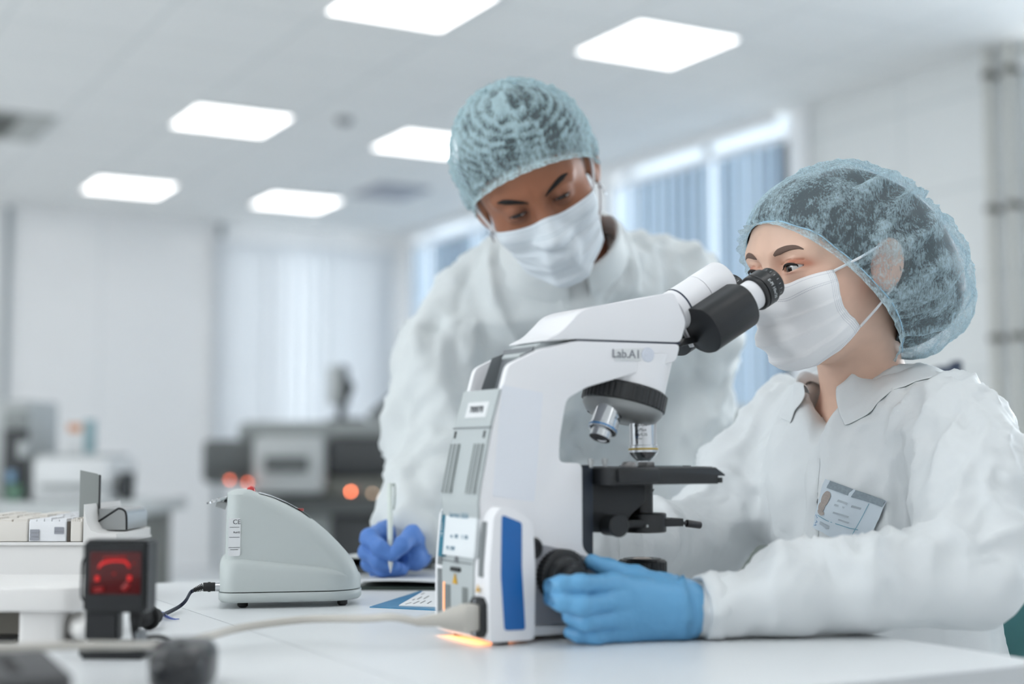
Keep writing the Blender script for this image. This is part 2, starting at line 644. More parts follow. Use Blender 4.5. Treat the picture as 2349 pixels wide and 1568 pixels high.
tag(MB().box((p0[0], p0[1] - .25, ZC - .02), (p1[0] + .1, p0[1] + .25, ZC), .004).build('ceiling_grille', mat('grille_grey', srgb(176, 180, 190), rough=.6)), 'grey rectangular ceiling grille near the far blinds', 'grille')

# heating pipes on the window wall
for px, lab in ((2272, 'grey vertical pipe with clamps, the one further from the frame edge'), (2322, 'grey vertical pipe with clamps, the one by the frame edge')):
    q = onx(px, 400, XW - .06)
    r = empty('vertical_pipe', (XW - .06, q[1], 0), lab, 'pipe', 'vertical pipes on the window wall')
    MB().cyl((XW - .06, q[1], 0), (XW - .06, q[1], ZC), .021).build('pipe', mat('pipe_paint', srgb(198, 198, 192), rough=.4), r)
    for z in (2.72, 2.08, 1.47, .86, .25):
        f = MB()
        f.cyl((XW - .06, q[1], z - .015), (XW - .06, q[1], z + .015), .03)
        f.box((XW - .05, q[1] - .012, z - .012), (XW, q[1] + .012, z + .012))
        f.build('clamp', mat('clamp_metal', srgb(96, 94, 86), rough=.4), r)
# ------------------------------------------------------------------ lab tables
M_TOP = mat('white_laminate', srgb(228, 231, 233), rough=0.34, spec=0.5, bump=0.02, bscale=1500)
M_EDGE = mat('table_edging', srgb(196, 199, 201), rough=0.45)
M_LEG = mat('table_leg_grey', srgb(168, 172, 176), rough=0.4)


def lab_table(x0, x1, y0, y1, label):
    r = empty('lab_table', ((x0 + x1) / 2, (y0 + y1) / 2, 0), label, 'table', None)
    pts = [(a + (x0 + x1) / 2, b + (y0 + y1) / 2) for a, b in rrect(x1 - x0, y1 - y0, .012, 4)]
    MB().prism(pts, (0, 0, TABLE - .0015), (1, 0, 0), (0, 1, 0), (0, 0, 1), .0015).build('tabletop', M_TOP, r, angle=30)
    MB().prism(pts, (0, 0, TABLE - .030), (1, 0, 0), (0, 1, 0), (0, 0, 1), .0285).build('edge_band', M_EDGE, r, angle=30)
    for sx in (x0 + .05, x1 - .09):
        for sy in (y0 + .05, y1 - .09):
            MB().box((sx, sy, 0), (sx + .04, sy + .04, TABLE - .03), .004).build('leg', M_LEG, r)
    MB().box((x0 + .09, y1 - .08, TABLE - .09), (x1 - .09, y1 - .06, TABLE - .03)).build('rail', M_LEG, r)
    return r


lab_table(-1.1, 0.4792, 0.87, 2.0, 'white laminate lab table holding the scanner and storage rack')
lab_table(0.4808, 1.015, 0.87, 2.0, 'white laminate lab table holding the microscope')

# ------------------------------------------------------------------ grey tabletop instrument
M_DEV = mat('instrument_grey', srgb(190, 197, 196), rough=0.45, spec=0.4, bump=0.12, bscale=1400, bdist=.0004)
dx = Vector((0.955, -0.30, 0)).normalized(); dy = Vector((-dx.y, dx.x, 0))
dp = Vector([float(v) for v in onz(501, 1398, TABLE)])
dev = empty('mixer_instrument', dp + dx * .085 + dy * .06, 'grey wedge-shaped tabletop instrument with a red light on top', 'instrument')


def ring(u0, u1, v0, v1, h, rb, rf):
    rb = max(.0005, min(rb, (u1 - u0) * .48, (v1 - v0) * .48)); rf = max(.0005, min(rf, (u1 - u0) * .48, (v1 - v0) * .48))
    pts = []
    for cu, cv, r_, a0 in ((u1 - rf, v1 - rf, rf, 0), (u0 + rb, v1 - rb, rb, 90), (u0 + rb, v0 + rb, rb, 180), (u1 - rf, v0 + rf, rf, 270)):
        for k in range(9):
            a = math.radians(a0 + 90 * k / 8)
            pts.append(dp + dx * (cu + r_ * math.cos(a)) + dy * (cv + r_ * math.sin(a)) + Vector((0, 0, h)))
    return pts


def loft(rings, name, m, parent, cap_top=True):
    b = MB(); b.surf(rings, closed_v=True)
    t = bmesh.new()
    if cap_top: t.faces.new([t.verts.new(p) for p in rings[-1]])
    t.faces.new([t.verts.new(p) for p in rings[0][::-1]])
    b.add(t)
    bmesh.ops.remove_doubles(b.bm, verts=b.bm.verts, dist=1e-6)
    bmesh.ops.recalc_face_normals(b.bm, faces=b.bm.faces)
    return b.build(name, m, parent, angle=50)


loft([ring(.003, .167, .003, .117, .007, .018, .045), ring(0, .170, 0, .12, .010, .02, .048), ring(0, .170, 0, .12, .0175, .02, .048), ring(.0005, .1695, .0005, .1195, .0182, .02, .048)], 'base_plate', M_DEV, dev)
# lower shell: top falls towards the front; rings sheared
def shear(rg, z0):
    out = []
    for p in rg:
        u = (p - dp).dot(dx)
        f = 1.0 - 0.50 * max(0, min(1, (u - .03) / .14)) ** 1.35
        h = p.z - TABLE
        if h > z0: p = Vector((p.x, p.y, TABLE + z0 + (h - z0) * f))
        out.append(p)
    return out
lw = [(0.0008, .1692, .0008, .0195), (0.0008, .1692, .0008, .046), (.0022, .168, .0018, .052), (.0050, .165, .004, .0565), (.010, .160, .010, .058)]
loft([shear(ring(a, b, c, .12 - c, h, .02, .048), .0195) for a, b, c, h in lw], 'lower_shell', M_DEV, dev)
prof = [(.165, .030), (.1645, .040), (.159, .052), (.150, .0635), (.140, .0745), (.128, .0865), (.112, .100), (.096, .111), (.078, .121), (.060, .1285), (.045, .1325)]
rings = []
for i, (u1, h) in enumerate(prof):
    rings.append(ring(.0065 + max(0, h - .03) * .02, u1, .0065, .1135, h, .016, .030))
for k, (ins, h) in enumerate(((.004, .1358), (.010, .1375), (.016, .1380))):
    rings.append(ring(.010 + ins, .042 - ins * .55, .0065 + ins, .1135 - ins, h, .014, .02))
loft(rings, 'upper_shell', M_DEV, dev)
def DV(u, v, h):
    return dp + dx * u + dy * v + Vector((0, 0, h))
for u, v in ((.028, .022), (.145, .022), (.028, .098), (.145, .098)):
    MB().lathe([(.004, 0), (.0062, .002), (.0062, .008)], DV(u, v, 0), (0, 0, 1), 16).build('foot', M_RUBBER, dev)
led = MB().lathe([(.0052, -.008), (.0052, .001), (.0046, .0035), (.0028, .0052), (.0006, .006)], DV(.036, .03, .1362), (0, 0, 1), 20).build('indicator_light', mat('red_lens', srgb(196, 40, 40), rough=.18, coat=.5), dev)
led['label'] = 'red indicator light'
g = [[DV(.046 + .062 * s, .028 + .062 * t, 0) for t in np.linspace(0, 1, 6)] for s in np.linspace(0, 1, 14)]
hh = lambda u: float(np.interp(u, [q[0] for q in prof][::-1], [q[1] for q in prof][::-1]))
for row in g:
    for p in row: p.z = TABLE + hh((p - dp).dot(dx)) + .0012
MB().surf(g).build('control_overlay', mat('overlay_pale', srgb(206, 212, 214), rough=.3), dev)
MB().cyl(DV(.095, .04, hh(.095)), DV(.095, .04, hh(.095) + .003), .004).build('button', mat('button_red', srgb(170, 70, 66), rough=.4), dev)
# tube port ring at the back
MB().lathe([(.011, -.001), (.013, 0), (.013, .002), (.0105, .003), (.009, .002), (.009, -.001)], DV(-.003, .05, .1235), (-.25, .1, 1), 28, sx=1.1, cap=False).build('port_ring', M_CHROME, dev)
MB().cyl(DV(.008, .05, .119), DV(-.004, .05, .1225), .006).build('port_arm', M_STEEL, dev)
lb = MB().prism(rrect(.014, .044, .0025), DV(.017, .0062, .083), dx, (0, 0, 1), -dy, .0004)
lbo = lb.build('rating_label', mat('label_white', srgb(226, 228, 230), rough=.5), dev); lbo['label'] = 'white rating label with CE mark'
text('label_lettering', 'CE', .0075, DV(.0195, .0057, .1005), dx, (0, 0, 1), M_INK, lbo)
text('label_lettering', 'RoHS', .0032, DV(.0195, .0057, .0885), dx, (0, 0, 1), M_INK, lbo)
f2 = MB()
for h, a in ((.0945, .011), (.083, .012), (.071, .013), (.0685, .009)):
    f2.prism([(-a / 2, -.00025), (a / 2, -.00025), (a / 2, .00025), (-a / 2, .00025)], DV(.017, .0057, h), dx, (0, 0, 1), -dy, .0002)
f2.build('label_rules', M_INK, lbo, smooth=False)
MB().cyl(DV(.0015, .022, .0245), DV(-.004, .022, .0245), .0055).build('power_socket', M_CHROME, dev)

# cord of the instrument
pc = empty('power_cord', onz(400, 1398, TABLE), 'thin dark blue cord with black plugs joined to the grey instrument', 'cord')
j0 = DV(-.0035, .022, .0245)
j1 = j0 - dx * .0145
f = MB().cyl(j0, j1, .0052, .0052, bevel=.0008).cyl(j0 - dx * .006, j0 - dx * .009, .0058)
f.build('plug', M_RUBBER, pc)
f = MB()
tip = j1 - dx * .0105 + Vector((0, 0, -.0035))
for k in range(6):
    a = j1 + (tip - j1) * (k / 6); b_ = j1 + (tip - j1) * ((k + .62) / 6)
    f.cyl(a, b_, .0046 - k * .00035)
f.tube([j1, tip], .0022, smooth=False)
f.build('strain_relief', M_RUBBER, pc)
pth = [tip, tip - dx * .004 + Vector((0, 0, -.0028)), at(426, 1377, 1.66), at(412, 1390, 1.655), onz(390, 1402, TABLE + .004), onz(374, 1409, TABLE + .006), onz(362, 1412, TABLE + .012)]
for o_ in (-.0011, .0011):
    MB().tube([np.array(p) + np.array([0, 0, o_]) for p in pth], .0013).build('cable', mat('cord_navy', srgb(30, 38, 58), rough=.45), pc)
ca, cb = onz(364, 1411, TABLE + .0125), onz(330, 1417, TABLE + .0125)
v_ = Vector(cb - ca).normalized(); cb = np.array(ca) + np.array(v_) * .034
MB().lathe([(.003, 0), (.0075, .003), (.0085, .008), (.0085, .012), (.0095, .0125), (.0095, .016), (.0085, .0165), (.009, .03), (.0065, .034)], ca, v_, 22, sy=1.0).lathe([(.0093, .014), (.0125, .0145), (.0125, .018), (.0093, .0185)], ca, v_, 22).build('inline_plug', M_RUBBER, pc)
MB().tube([onz(372, 1406, TABLE + .004), onz(384, 1414, TABLE + .003), onz(398, 1419, TABLE + .002), onz(411, 1419, TABLE + .0015)], [.0022, .0018, .001, .0006], 6).build('cable_tie', mat('tie_blue', srgb(120, 140, 215), rough=.25, trans=.4), pc)

# ------------------------------------------------------------------ barcode scanner
sd = 1.275
so = Vector([float(v) for v in at(262, 1508, sd)]); so.z = TABLE
sx_ = Vector([float(v) for v in (XR * math.cos(.07) - YR * math.sin(.07))]); sy_ = Vector((-sx_.y, sx_.x, 0)); sz_ = Vector((0, 0, 1))
scn = empty('barcode_scanner', so, 'black desktop barcode scanner with glowing red window', 'scanner')
def SV(u, v, h): return so + sx_ * u + sy_ * v + sz_ * h
rotS = Matrix((sx_, sy_, sz_)).transposed()
def sbox(lo, hi, bev, name, m, tilt=0.0, par=None):
    b = MB()
    c = bmesh.new(); bmesh.ops.create_cube(c, size=1)
    lo, hi = Vector(lo), Vector(hi)
    bmesh.ops.scale(c, vec=hi - lo, verts=c.verts)
    bmesh.ops.bevel(c, geom=list(c.edges), offset=bev, segments=2, affect='EDGES')
    bmesh.ops.translate(c, vec=(lo + hi) / 2, verts=c.verts)
    bmesh.ops.transform(c, matrix=Matrix.Translation(so) @ rotS.to_4x4(), verts=c.verts)
    b.add(c)
    return b.build(name, m, par or scn)
hd = sbox((-.029, -.003, .040), (.029, .026, .104), .0025, 'head', M_BLACKM)
sbox((-.0255, -.0032, .046), (.0255, -.0022, .0975), .0003, 'bezel', M_BLACK, par=hd)
wn = sbox((-.0225, -.0040, .0565), (.0235, -.0030, .0935), .0003, 'window', mat('scanner_glass', srgb(38, 8, 12), rough=.12, emit=(0.5, 0.0, 0.0, 1), estr=.10, coat=.2), par=hd)
wn['label'] = 'dark glass with red glow'
M_RED = mat('red_glow', srgb(60, 0, 0), rough=.5, emit=(1.0, .012, .012, 1), estr=.75)
M_REDD = mat('red_glow_dim', srgb(40, 0, 0), rough=.5, emit=(.42, .004, .006, 1), estr=.55)
def stroke(pts, r, m):
    return MB().tube([SV(u, -.0042, h) for u, h in pts], r, 8)
stroke([(-.0145, .0795), (-.011, .0835), (-.003, .0855), (.006, .0855), (.0105, .0845), (.0135, .080)], [.0009, .0014, .0010, .0010, .0013, .0009], M_RED).build('glow_trace', M_RED, hd)
stroke([(-.0155, .0725), (-.0155, .068)], .0019, M_RED).build('glow_trace', M_RED, hd)
stroke([(.0135, .073), (.0138, .0685)], .0019, M_RED).build('glow_trace', M_RED, hd)
stroke([(.0165, .084), (.0175, .083)], .0010, M_REDD).build('glow_trace', M_REDD, hd)
stroke([(-.0005, .0755), (-.0002, .0735)], .0015, M_REDD).build('glow_trace', M_REDD, hd)
stroke([(-.010, .088), (.010, .089)], .0012, M_REDD).build('glow_trace', M_REDD, hd)
stroke([(.008, .061), (.013, .066)], .0024, M_REDD).build('glow_trace', M_REDD, hd)
stroke([(-.018, .060), (-.010, .061)], .0020, M_REDD).build('glow_trace', M_REDD, hd)
sbox((-.029, .004, .014), (.001, .020, .041), .002, 'neck', M_BLACK)
sbox((-.0295, -.010, 0), (.029, .045, .0115), .003, 'stand_base', M_BLACK)
sbox((.019, -.004, .0112), (.026, .012, .024), .0015, 'latch', M_GREYD)
MB().lathe([(.0055, 0), (.0055, .006), (.0036, .018), (.0025, .024)], SV(.0145, .012, .040), (0, .05, -1), 16).build('strain_relief', M_RUBBER, scn)
MB().tube([SV(.0145, .013, .018), SV(.013, .016, .012), SV(.02, .035, .0145), SV(.034, .045, .012), SV(.048, .035, .004), SV(.058, .010, .003)], .0018).build('cable', M_RUBBER, scn)
MB().tube([SV(-.029, .018, .090), SV(-.0375, .02, .084), SV(-.0385, .02, .07), SV(-.0385, .02, .052), SV(-.034, .02, .047), SV(-.029, .018, .047)], .0011).build('side_bracket', M_RUBBER, scn)

# ------------------------------------------------------------------ black mouse in front, its cord
mo = Vector([float(v) for v in at(421, 1568, 1.115)]); mo.z = TABLE
mx_ = Vector([float(v) for v in (XR * math.cos(.12) + YR * math.sin(.12))]); my_ = Vector((-mx_.y, mx_.x, 0))
ms = empty('computer_mouse', mo, 'black computer mouse at the bottom edge with two soft highlights', 'mouse')
G = []
for i in range(25):
    t = i / 24 * PI
    row = []
    for k in range(33):
        a = k / 32 * 2 * PI
        e = lambda c, n: math.copysign(abs(c) ** n, c)
        u = .0252 * e(math.sin(t), .62) * e(math.cos(a), .62)
        v = .052 * e(math.sin(t), .75) * e(math.sin(a), .75)
        h = .019 + .0195 * e(math.cos(t), .55)
        h *= 1.0 - .12 * (v / .052) ** 2 * (1 if v < 0 else 2.2)
        row.append(mo + mx_ * u + my_ * v + Vector((0, 0, max(0, h))))
    G.append(row)
MB().surf(G).build('body', mat('mouse_black', srgb(30, 32, 36), rough=.28, spec=.6), ms)
f = MB(); f.cyl(mo + mx_ * -.003 + my_ * -.022 + Vector((0, 0, .031)), mo + mx_ * .003 + my_ * -.022 + Vector((0, 0, .031)), .0075, bevel=.001)
f.build('scroll_wheel', M_RUBBER, ms)
MB().tube([mo + my_ * .05 + Vector((0, 0, .012)), mo + my_ * .058 - mx_ * .004 + Vector((0, 0, .010)), mo + my_ * .075 - mx_ * .012 + Vector((0, 0, .004)), mo + my_ * .10 - mx_ * .012 + Vector((0, 0, .003))], .0019).build('cord', M_RUBBER, ms)

# ------------------------------------------------------------------ dark slotted dock, bottom left corner
M_DOCK = mat('dock_grey', srgb(66, 66, 68), rough=.55, bump=.1, bscale=900)
k0, k1 = onz(165, 1545, .785), onz(100, 1490, .785)
ev = Vector(k1 - k0); ev.z = 0; ev.normalize(); eu = Vector((-ev.y, ev.x, 0))     # eu points to the left of the picture
dk = empty('slotted_dock', (k0[0] + eu.x * .1, k0[1] + eu.y * .1, TABLE), 'dark grey slotted plastic dock under the beige cable, in the corner', 'dock')
k0 = Vector([float(v) for v in k0])
b = MB().prism(rrect(.14, .22, .008), k0 + eu * .11 + ev * .06 + Vector((0, 0, -.035)), ev, eu, (0, 0, 1), .035, bevel=.003)
b.build('body', M_DOCK, dk)
for u in (.032, .062, .092, .122):
    MB().prism(rrect(.085, .009, .004), k0 + eu * u + ev * .065 + Vector((0, 0, -.0005)), ev, eu, (0, 0, 1), .001).build('slot', mat('slot_black', srgb(14, 14, 15), rough=.7), dk)

# ------------------------------------------------------------------ white tabletop unit on the left
M_UNIT = mat('unit_white', srgb(232, 230, 228), rough=.4)
wu = empty('label_printer', at(60, 1480, 1.43) * np.array([1, 1, 0]) + np.array([0, 0, TABLE]), 'white tabletop unit with overhanging rounded lid beside the barcode scanner', 'printer')
e1 = Vector((0.8746, -0.4848, 0)); e2 = Vector((.4848, .8746, 0))
c0 = Vector([float(v) for v in at(183, 1400, 1.36)])
b = MB().prism([(x - .20, y + .075) for x, y in rrect(.40, .15, .02, 6)], Vector((c0.x, c0.y, .781)), e1, e2, (0, 0, 1), .023, bevel=.007)
b.build('lid', M_UNIT, wu)
MB().prism([(x - .0415, y + .07) for x, y in rrect(.041, .12, .006)], Vector((c0.x, c0.y, TABLE)), e1, e2, (0, 0, 1), .0325).build('side_column', M_UNIT, wu)
MB().prism([(x - .235, y + .09) for x, y in rrect(.34, .07, .004)], Vector((c0.x, c0.y, TABLE + .004)), e1, e2, (0, 0, 1), .0285).build('inner_panel', mat('unit_beige', srgb(150, 145, 136), rough=.6), wu)
MB().prism([(x - .232, y + .07) for x, y in rrect(.33, .11, .004)], Vector((c0.x, c0.y, TABLE)), e1, e2, (0, 0, 1), .004).build('paper_tray', M_BLACK, wu)

# white mouse behind the scanner
q = at(182, 1470, 1.395); q[2] = TABLE
MB().sphere(q + np.array([0, 0, .0135]), 1, (.013, .028, .0132), seg=28).build('computer_mouse', M_UNIT, None)
tag(D.objects['computer_mouse.001'], 'white rounded computer mouse half hidden behind the barcode scanner', 'mouse')

# ------------------------------------------------------------------ storage rack with boxes of slides
rd = 1.72
M_RACK = mat('rack_white', srgb(226, 224, 222), rough=.5)
M_BOXB = mat('box_beige', srgb(222, 217, 210), rough=.6)
M_BOXW = mat('box_white', srgb(232, 233, 236), rough=.55)
ro = Vector([float(v) for v in at(265, 1330, rd)]); ro.z = TABLE
def RV(u, v, h): return ro + e1 * u + e2 * v + Vector((0, 0, h))
pz = lambda y: float(at(200, y, rd)[2]) - TABLE
hs = pz(1243)
rk = empty('slide_rack', RV(-.2, .08, 0), 'white slide rack with an upright grey metal end plate', 'rack')
def rbox(u0, u1, v0, v1, h0, h1, name, m, par=None, bev=.003, rr=.004):
    return MB().prism([(x + (u0 + u1) / 2, y + (v0 + v1) / 2) for x, y in rrect(u1 - u0, v1 - v0, rr)], RV(0, 0, h0), e1, e2, (0, 0, 1), h1 - h0, bevel=bev).build(name, m, par or rk)
rbox(-.46, -.040, .004, .16, .006, hs - .004, 'drawer', M_RACK)
rbox(-.47, 0, 0, .17, hs - .004, hs + .0, 'shelf', M_RACK, bev=.0015)
for u in (-.09, -.30):
    rbox(u, u + .03, .01, .04, 0, .006, 'foot', M_BLACK, bev=.001)
rbox(-.085, -.065, .0, .006, .012, .026, 'drawer_pull', mat('pull_grey', srgb(150, 146, 140), rough=.5), bev=.001)
# curved end cheek
prof_ = [(-.040, 0), (0, 0), (0, .010), (-.022, .0105), (-.031, .014), (-.036, .022), (-.038, .032), (-.040, .045)]
MB().prism(prof_, RV(0, 0, hs), e1, (0, 0, 1), e2, .16).build('end_cheek', M_RACK, rk, angle=50)
M_PLATE = mat('plate_grey', srgb(148, 152, 150), rough=.35, metal=.6)
pl = MB().prism([(-.062, .012), (-.038, .020), (-.0375, .078), (-.041, .081), (-.062, .0855)], RV(0, .055, hs), e1, (0, 0, 1), e2, .0018)
pl.build('end_plate', M_PLATE, rk, smooth=False)
MB().prism([(-.0382, .018), (-.0365, .018), (-.0365, .079), (-.0382, .080)], RV(0, .054, hs), e1, (0, 0, 1), e2, .0035).build('plate_edge', M_BLACK, rk, smooth=False)
MB().prism([(-.036, .012), (-.002, .012), (-.002, .03), (-.006, .0365), (-.012, .038), (-.036, .038)], RV(0, .05, hs), e1, (0, 0, 1), e2, .10).build('metal_tray', M_STEEL, rk, angle=50)
MB().tube([RV(-.012, .0485, hs + .0385), RV(-.006, .0485, hs + .037), RV(-.002, .0485, hs + .031), RV(-.001, .0485, hs + .012)], .0013).tube([RV(-.036, .0485, hs + .0225), RV(-.012, .0485, hs + .0385)], .0012, smooth=False).build('tray_rim', M_BLACK, rk)
u_ = lambda px: float((Vector([float(v) for v in at(px, 1220, rd)]) - ro).dot(e1))
spec = [(u_(-120), u_(62), M_BOXB, 'beige slide box at the left end of the white rack'),
        (u_(64), u_(151), M_BOXW, 'white slide box with two grey printed labels in the rack'),
        (u_(160), u_(186), M_BOXB, 'narrow beige slide box beside the grey end plate')]
hs0 = hs; hs = hs + .0008
for u0, u1, m_, lab in spec:
    h1 = pz(1196)
    bx = empty('slide_box', RV((u0 + u1) / 2, .075, hs), lab, 'box', 'boxes of slides in the rack')
    MB().prism([(x + (u0 + u1) / 2, y + .026) for x, y in rrect(u1 - u0, .048, .002)], RV(0, 0, hs), e1, e2, (0, 0, 1), h1 - hs, bevel=.001).build('body', m_, bx)
    n = 6
    for k in range(n):
        v0 = .004 + .024 * k
        b = MB()
        for j in range(5):
            a0 = u0 + (u1 - u0) * (j + .06) / 5; a1 = u0 + (u1 - u0) * (j + .94) / 5
            if v0 < .03:
                b.prism([(a0, v0), (a1, v0), (a1, v0 + .02), (a0, v0 + .02)], RV(0, 0, h1 - .001), e1, e2, (0, 0, 1), .0035 + .001 * ((j * 7 + k * 3) % 3))
            else:
                b.prism([(a0, v0 + .026), (a1, v0 + .026), (a1, v0 + .046), (a0, v0 + .046)], RV(0, 0, hs), e1, e2, (0, 0, 1), h1 - hs + .003 + .0012 * ((j * 5 + k * 3) % 3)) if u1 < u_(155) else b.prism([(a0, v0 + .026 - .05), (a1, v0 + .026 - .05), (a1, v0 + .03 - .05), (a0, v0 + .03 - .05)], RV(0, 0, h1), e1, e2, (0, 0, 1), .002)
        b.build('slide_row', m_, bx, smooth=False)
    if m_ is M_BOXW:
        for a, b_, y0, y1, nm in ((68, 89, 1213, 1240, 'barcode_label'), (124, 145, 1208, 1225, 'grey_label')):
            g = MB()
            for k in range(3):
                hh0 = pz(y1 - 1) + (pz(y0) - pz(y1 - 1)) * k / 3
                g.prism([(u_(a), hh0), (u_(b_), hh0), (u_(b_), hh0 + (pz(y0) - pz(y1)) / 3 * .86), (u_(a), hh0 + (pz(y0) - pz(y1)) / 3 * .86)], RV(0, .0015, 0), e1, (0, 0, 1), -e2, .0008)
            g.build(nm, mat('label_grey', srgb(150, 152, 160), rough=.6), bx, smooth=False)
hs = hs0
rbox(u_(152), u_(159), .003, .05, hs, pz(1196), 'divider', mat('divider_brown', srgb(82, 74, 66), rough=.6), bev=.0004, rr=.0005)

# ------------------------------------------------------------------ papers by the writing hand
M_BOARD = mat('clipboard_green', srgb(38, 52, 46), rough=.45)
cp = Vector([float(v) for v in onz(812, 1353, TABLE)])
ce = (Vector([float(v) for v in onz(1000, 1354, TABLE)]) - cp).normalized(); cn = Vector((-ce.y, ce.x, 0))
cb_ = empty('clipboard', cp + ce * .11 + cn * .11, 'dark green clipboard under the hand holding the pen', 'clipboard')
MB().prism([(x + .115, y + .118) for x, y in rrect(.23, .236, .012)], cp, ce, cn, (0, 0, 1), .004, bevel=.001).build('board', M_BOARD, cb_)
MB().prism([(x + .115, y + .228) for x, y in rrect(.07, .018, .004)], cp + Vector((0, 0, .004)), ce, cn, (0, 0, 1), .012, bevel=.003).build('clip', M_STEEL, cb_)
G = []
for i in range(14):
    row = []
    for j in range(14):
        u, v = .006 + .218 * i / 13, .003 + .215 * j / 13
        z = .0088 + .004 * math.sin(v * 22 + 1.2) * math.exp(-v * 9) + .0015 * math.sin(u * 30)
        row.append(cp + ce * u + cn * v + Vector((0, 0, z)))
    G.append(row)
o = MB().surf(G).build('paper_sheets', M_PAPER, None, angle=180)
o.modifiers.new('s', 'SOLIDIFY').thickness = .0022
o.modifiers['s'].offset = -1
tag(o, 'white sheets of paper lying on the clipboard under the gloved writing hand', 'paper')
M_CARD = mat('card_blue', srgb(62, 132, 172), rough=.35, var=.25, vscale=60)
B_ = [onz(848, 1393, TABLE), onz(962, 1357, TABLE), onz(1040, 1358, TABLE), onz(1040, 1402, TABLE)]
P2 = [(float(p[0]), float(p[1])) for p in B_]
tag(MB().prism(P2, (0, 0, TABLE), (1, 0, 0), (0, 1, 0), (0, 0, 1), .0012).build('leaflet', M_CARD, smooth=False), 'blue leaflet lying behind the microscope with a pointed corner', 'leaflet')
W_ = [onz(915, 1388, TABLE + .002), onz(972, 1352, TABLE + .004), onz(1030, 1353, TABLE + .004), onz(1030, 1392, TABLE + .002)]
r = empty('printed_slip', W_[0] * .5 + W_[2] * .5, 'white printed slip lying on the blue leaflet', 'paper')
MB().prism([(float(p[0]), float(p[1])) for p in W_], (0, 0, TABLE + .0013), (1, 0, 0), (0, 1, 0), (0, 0, 1), .0012).build('sheet', M_PAPER, r, smooth=False)
f = MB()
for (a, b_) in (((930, 1385), (944, 1381)), ((948, 1384), (962, 1378)), ((964, 1383), (976, 1377)), ((957, 1374), (968, 1368)), ((972, 1373), (984, 1366)), ((966, 1363), (974, 1359)), ((980, 1384), (990, 1378)), ((946, 1376), (952, 1373))):
    p, q = onz(a[0], a[1], TABLE + .0026), onz(b_[0], b_[1], TABLE + .0026)
    dv = Vector(q - p).normalized() * .0009; nv = Vector((-dv.y, dv.x, 0))
    f.poly([Vector(p) - nv, Vector(q) - nv, Vector(q) + nv, Vector(p) + nv])
f.build('printed_lines', M_INK, r, smooth=False)
# ------------------------------------------------------------------ microscope
YC = 1.245
DX, DY = -.018, -.035
mic = empty('microscope', (0.80, YC, TABLE), 'white laboratory microscope with blue side panel and black stage', 'microscope')
EX, EY, EZ = Vector((1, 0, 0)), Vector((0, 1, 0)), Vector((0, 0, 1))


def mz(px, py, y):
    p = ony(px, py, y)
    return float(p[0]), float(p[2])


def sprism(pts, y0, y1, bevel, name, m, par=None, angle=35, seg=4):
    return MB().prism(pts, (0, y0, 0), EX, EZ, EY, y1 - y0, bevel=bevel, seg=seg).build(name, m, par or mic, angle=angle)


def smooth_poly(pts, r=.006, n=4):
    """round the corners of a 2D outline"""
    out = []
    N = len(pts)
    for i in range(N):
        p0, p, p1 = (Vector(pts[(i + k) % N]) for k in (-1, 0, 1))
        a, b = (p0 - p), (p1 - p)
        d = min(r, a.length * .45, b.length * .45)
        A, B = p + a.normalized() * d, p + b.normalized() * d
        for k in range(n + 1):
            t = k / n
            q = A * (1 - t) ** 2 + p * 2 * t * (1 - t) + B * t * t
            out.append((q.x, q.y))
    return out


yn = 1.207
arm = [(.642, TABLE + .012), mz(1100, 1140, yn), mz(1130, 975, yn), mz(1166, 836, yn), mz(1240, 800, yn), mz(1322, 781, yn), mz(1561, 789, yn), mz(1552, 828, yn),
       mz(1346, 888, yn), mz(1300, 915, yn), mz(1285, 1000, yn), mz(1283, 1060, yn), mz(1336, 1062, yn), mz(1337, 1258, yn), mz(1372, 1290, yn), (.84 + DX, TABLE + .045), (.945 + DX, TABLE + .042), (.96 + DX, TABLE + .03), (.96 + DX, TABLE + .012)]
body = sprism(smooth_poly(arm, .006, 3), yn, 2 * YC - yn, .005, 'arm', M_WHITE)
cut = MB().prism(smooth_poly([(.60, TABLE + .243), (.686, TABLE + .243), (.699, TABLE + .285), (.707, TABLE + .33), (.60, TABLE + .33)], .008, 4), (0, YC - .030, 0), EX, EZ, EY, .060).build('cut', M_WHITE)
boolean(body, [cut])
# grey lining of the grip and the grey back panel
lin = MB()
zc0 = TABLE + .243
lin.prism([(.664, zc0 - .001), (.6855, zc0 - .001), (.6990, zc0 + .043), (.6970, zc0 + .043), (.684, zc0 + .001), (.664, zc0 + .001)], (0, YC - .030, 0), EX, EZ, EY, .060)
lin.prism([(.670, zc0), (.687, zc0), (.699, zc0 + .040), (.683, zc0 + .034)], (0, YC + .0285, 0), EX, EZ, EY, .0015)
lin.prism([(.670, zc0), (.687, zc0), (.699, zc0 + .040), (.683, zc0 + .034)], (0, YC - .030, 0), EX, EZ, EY, .0015)
lin.build('grip_lining', M_GREYD, mic)


def rear_x(z):
    """x of the arm's rear face at height z over the table"""
    pts = [(p[1] - TABLE, p[0]) for p in (arm[0], arm[1], arm[2], arm[3])]
    return float(np.interp(z, [q[0] for q in pts], [q[1] for q in pts]))


M_MICG = mat('microscope_grey', srgb(186, 193, 194), rough=.45)
M_RIB = mat('rib_grey', srgb(146, 152, 152), rough=.5)


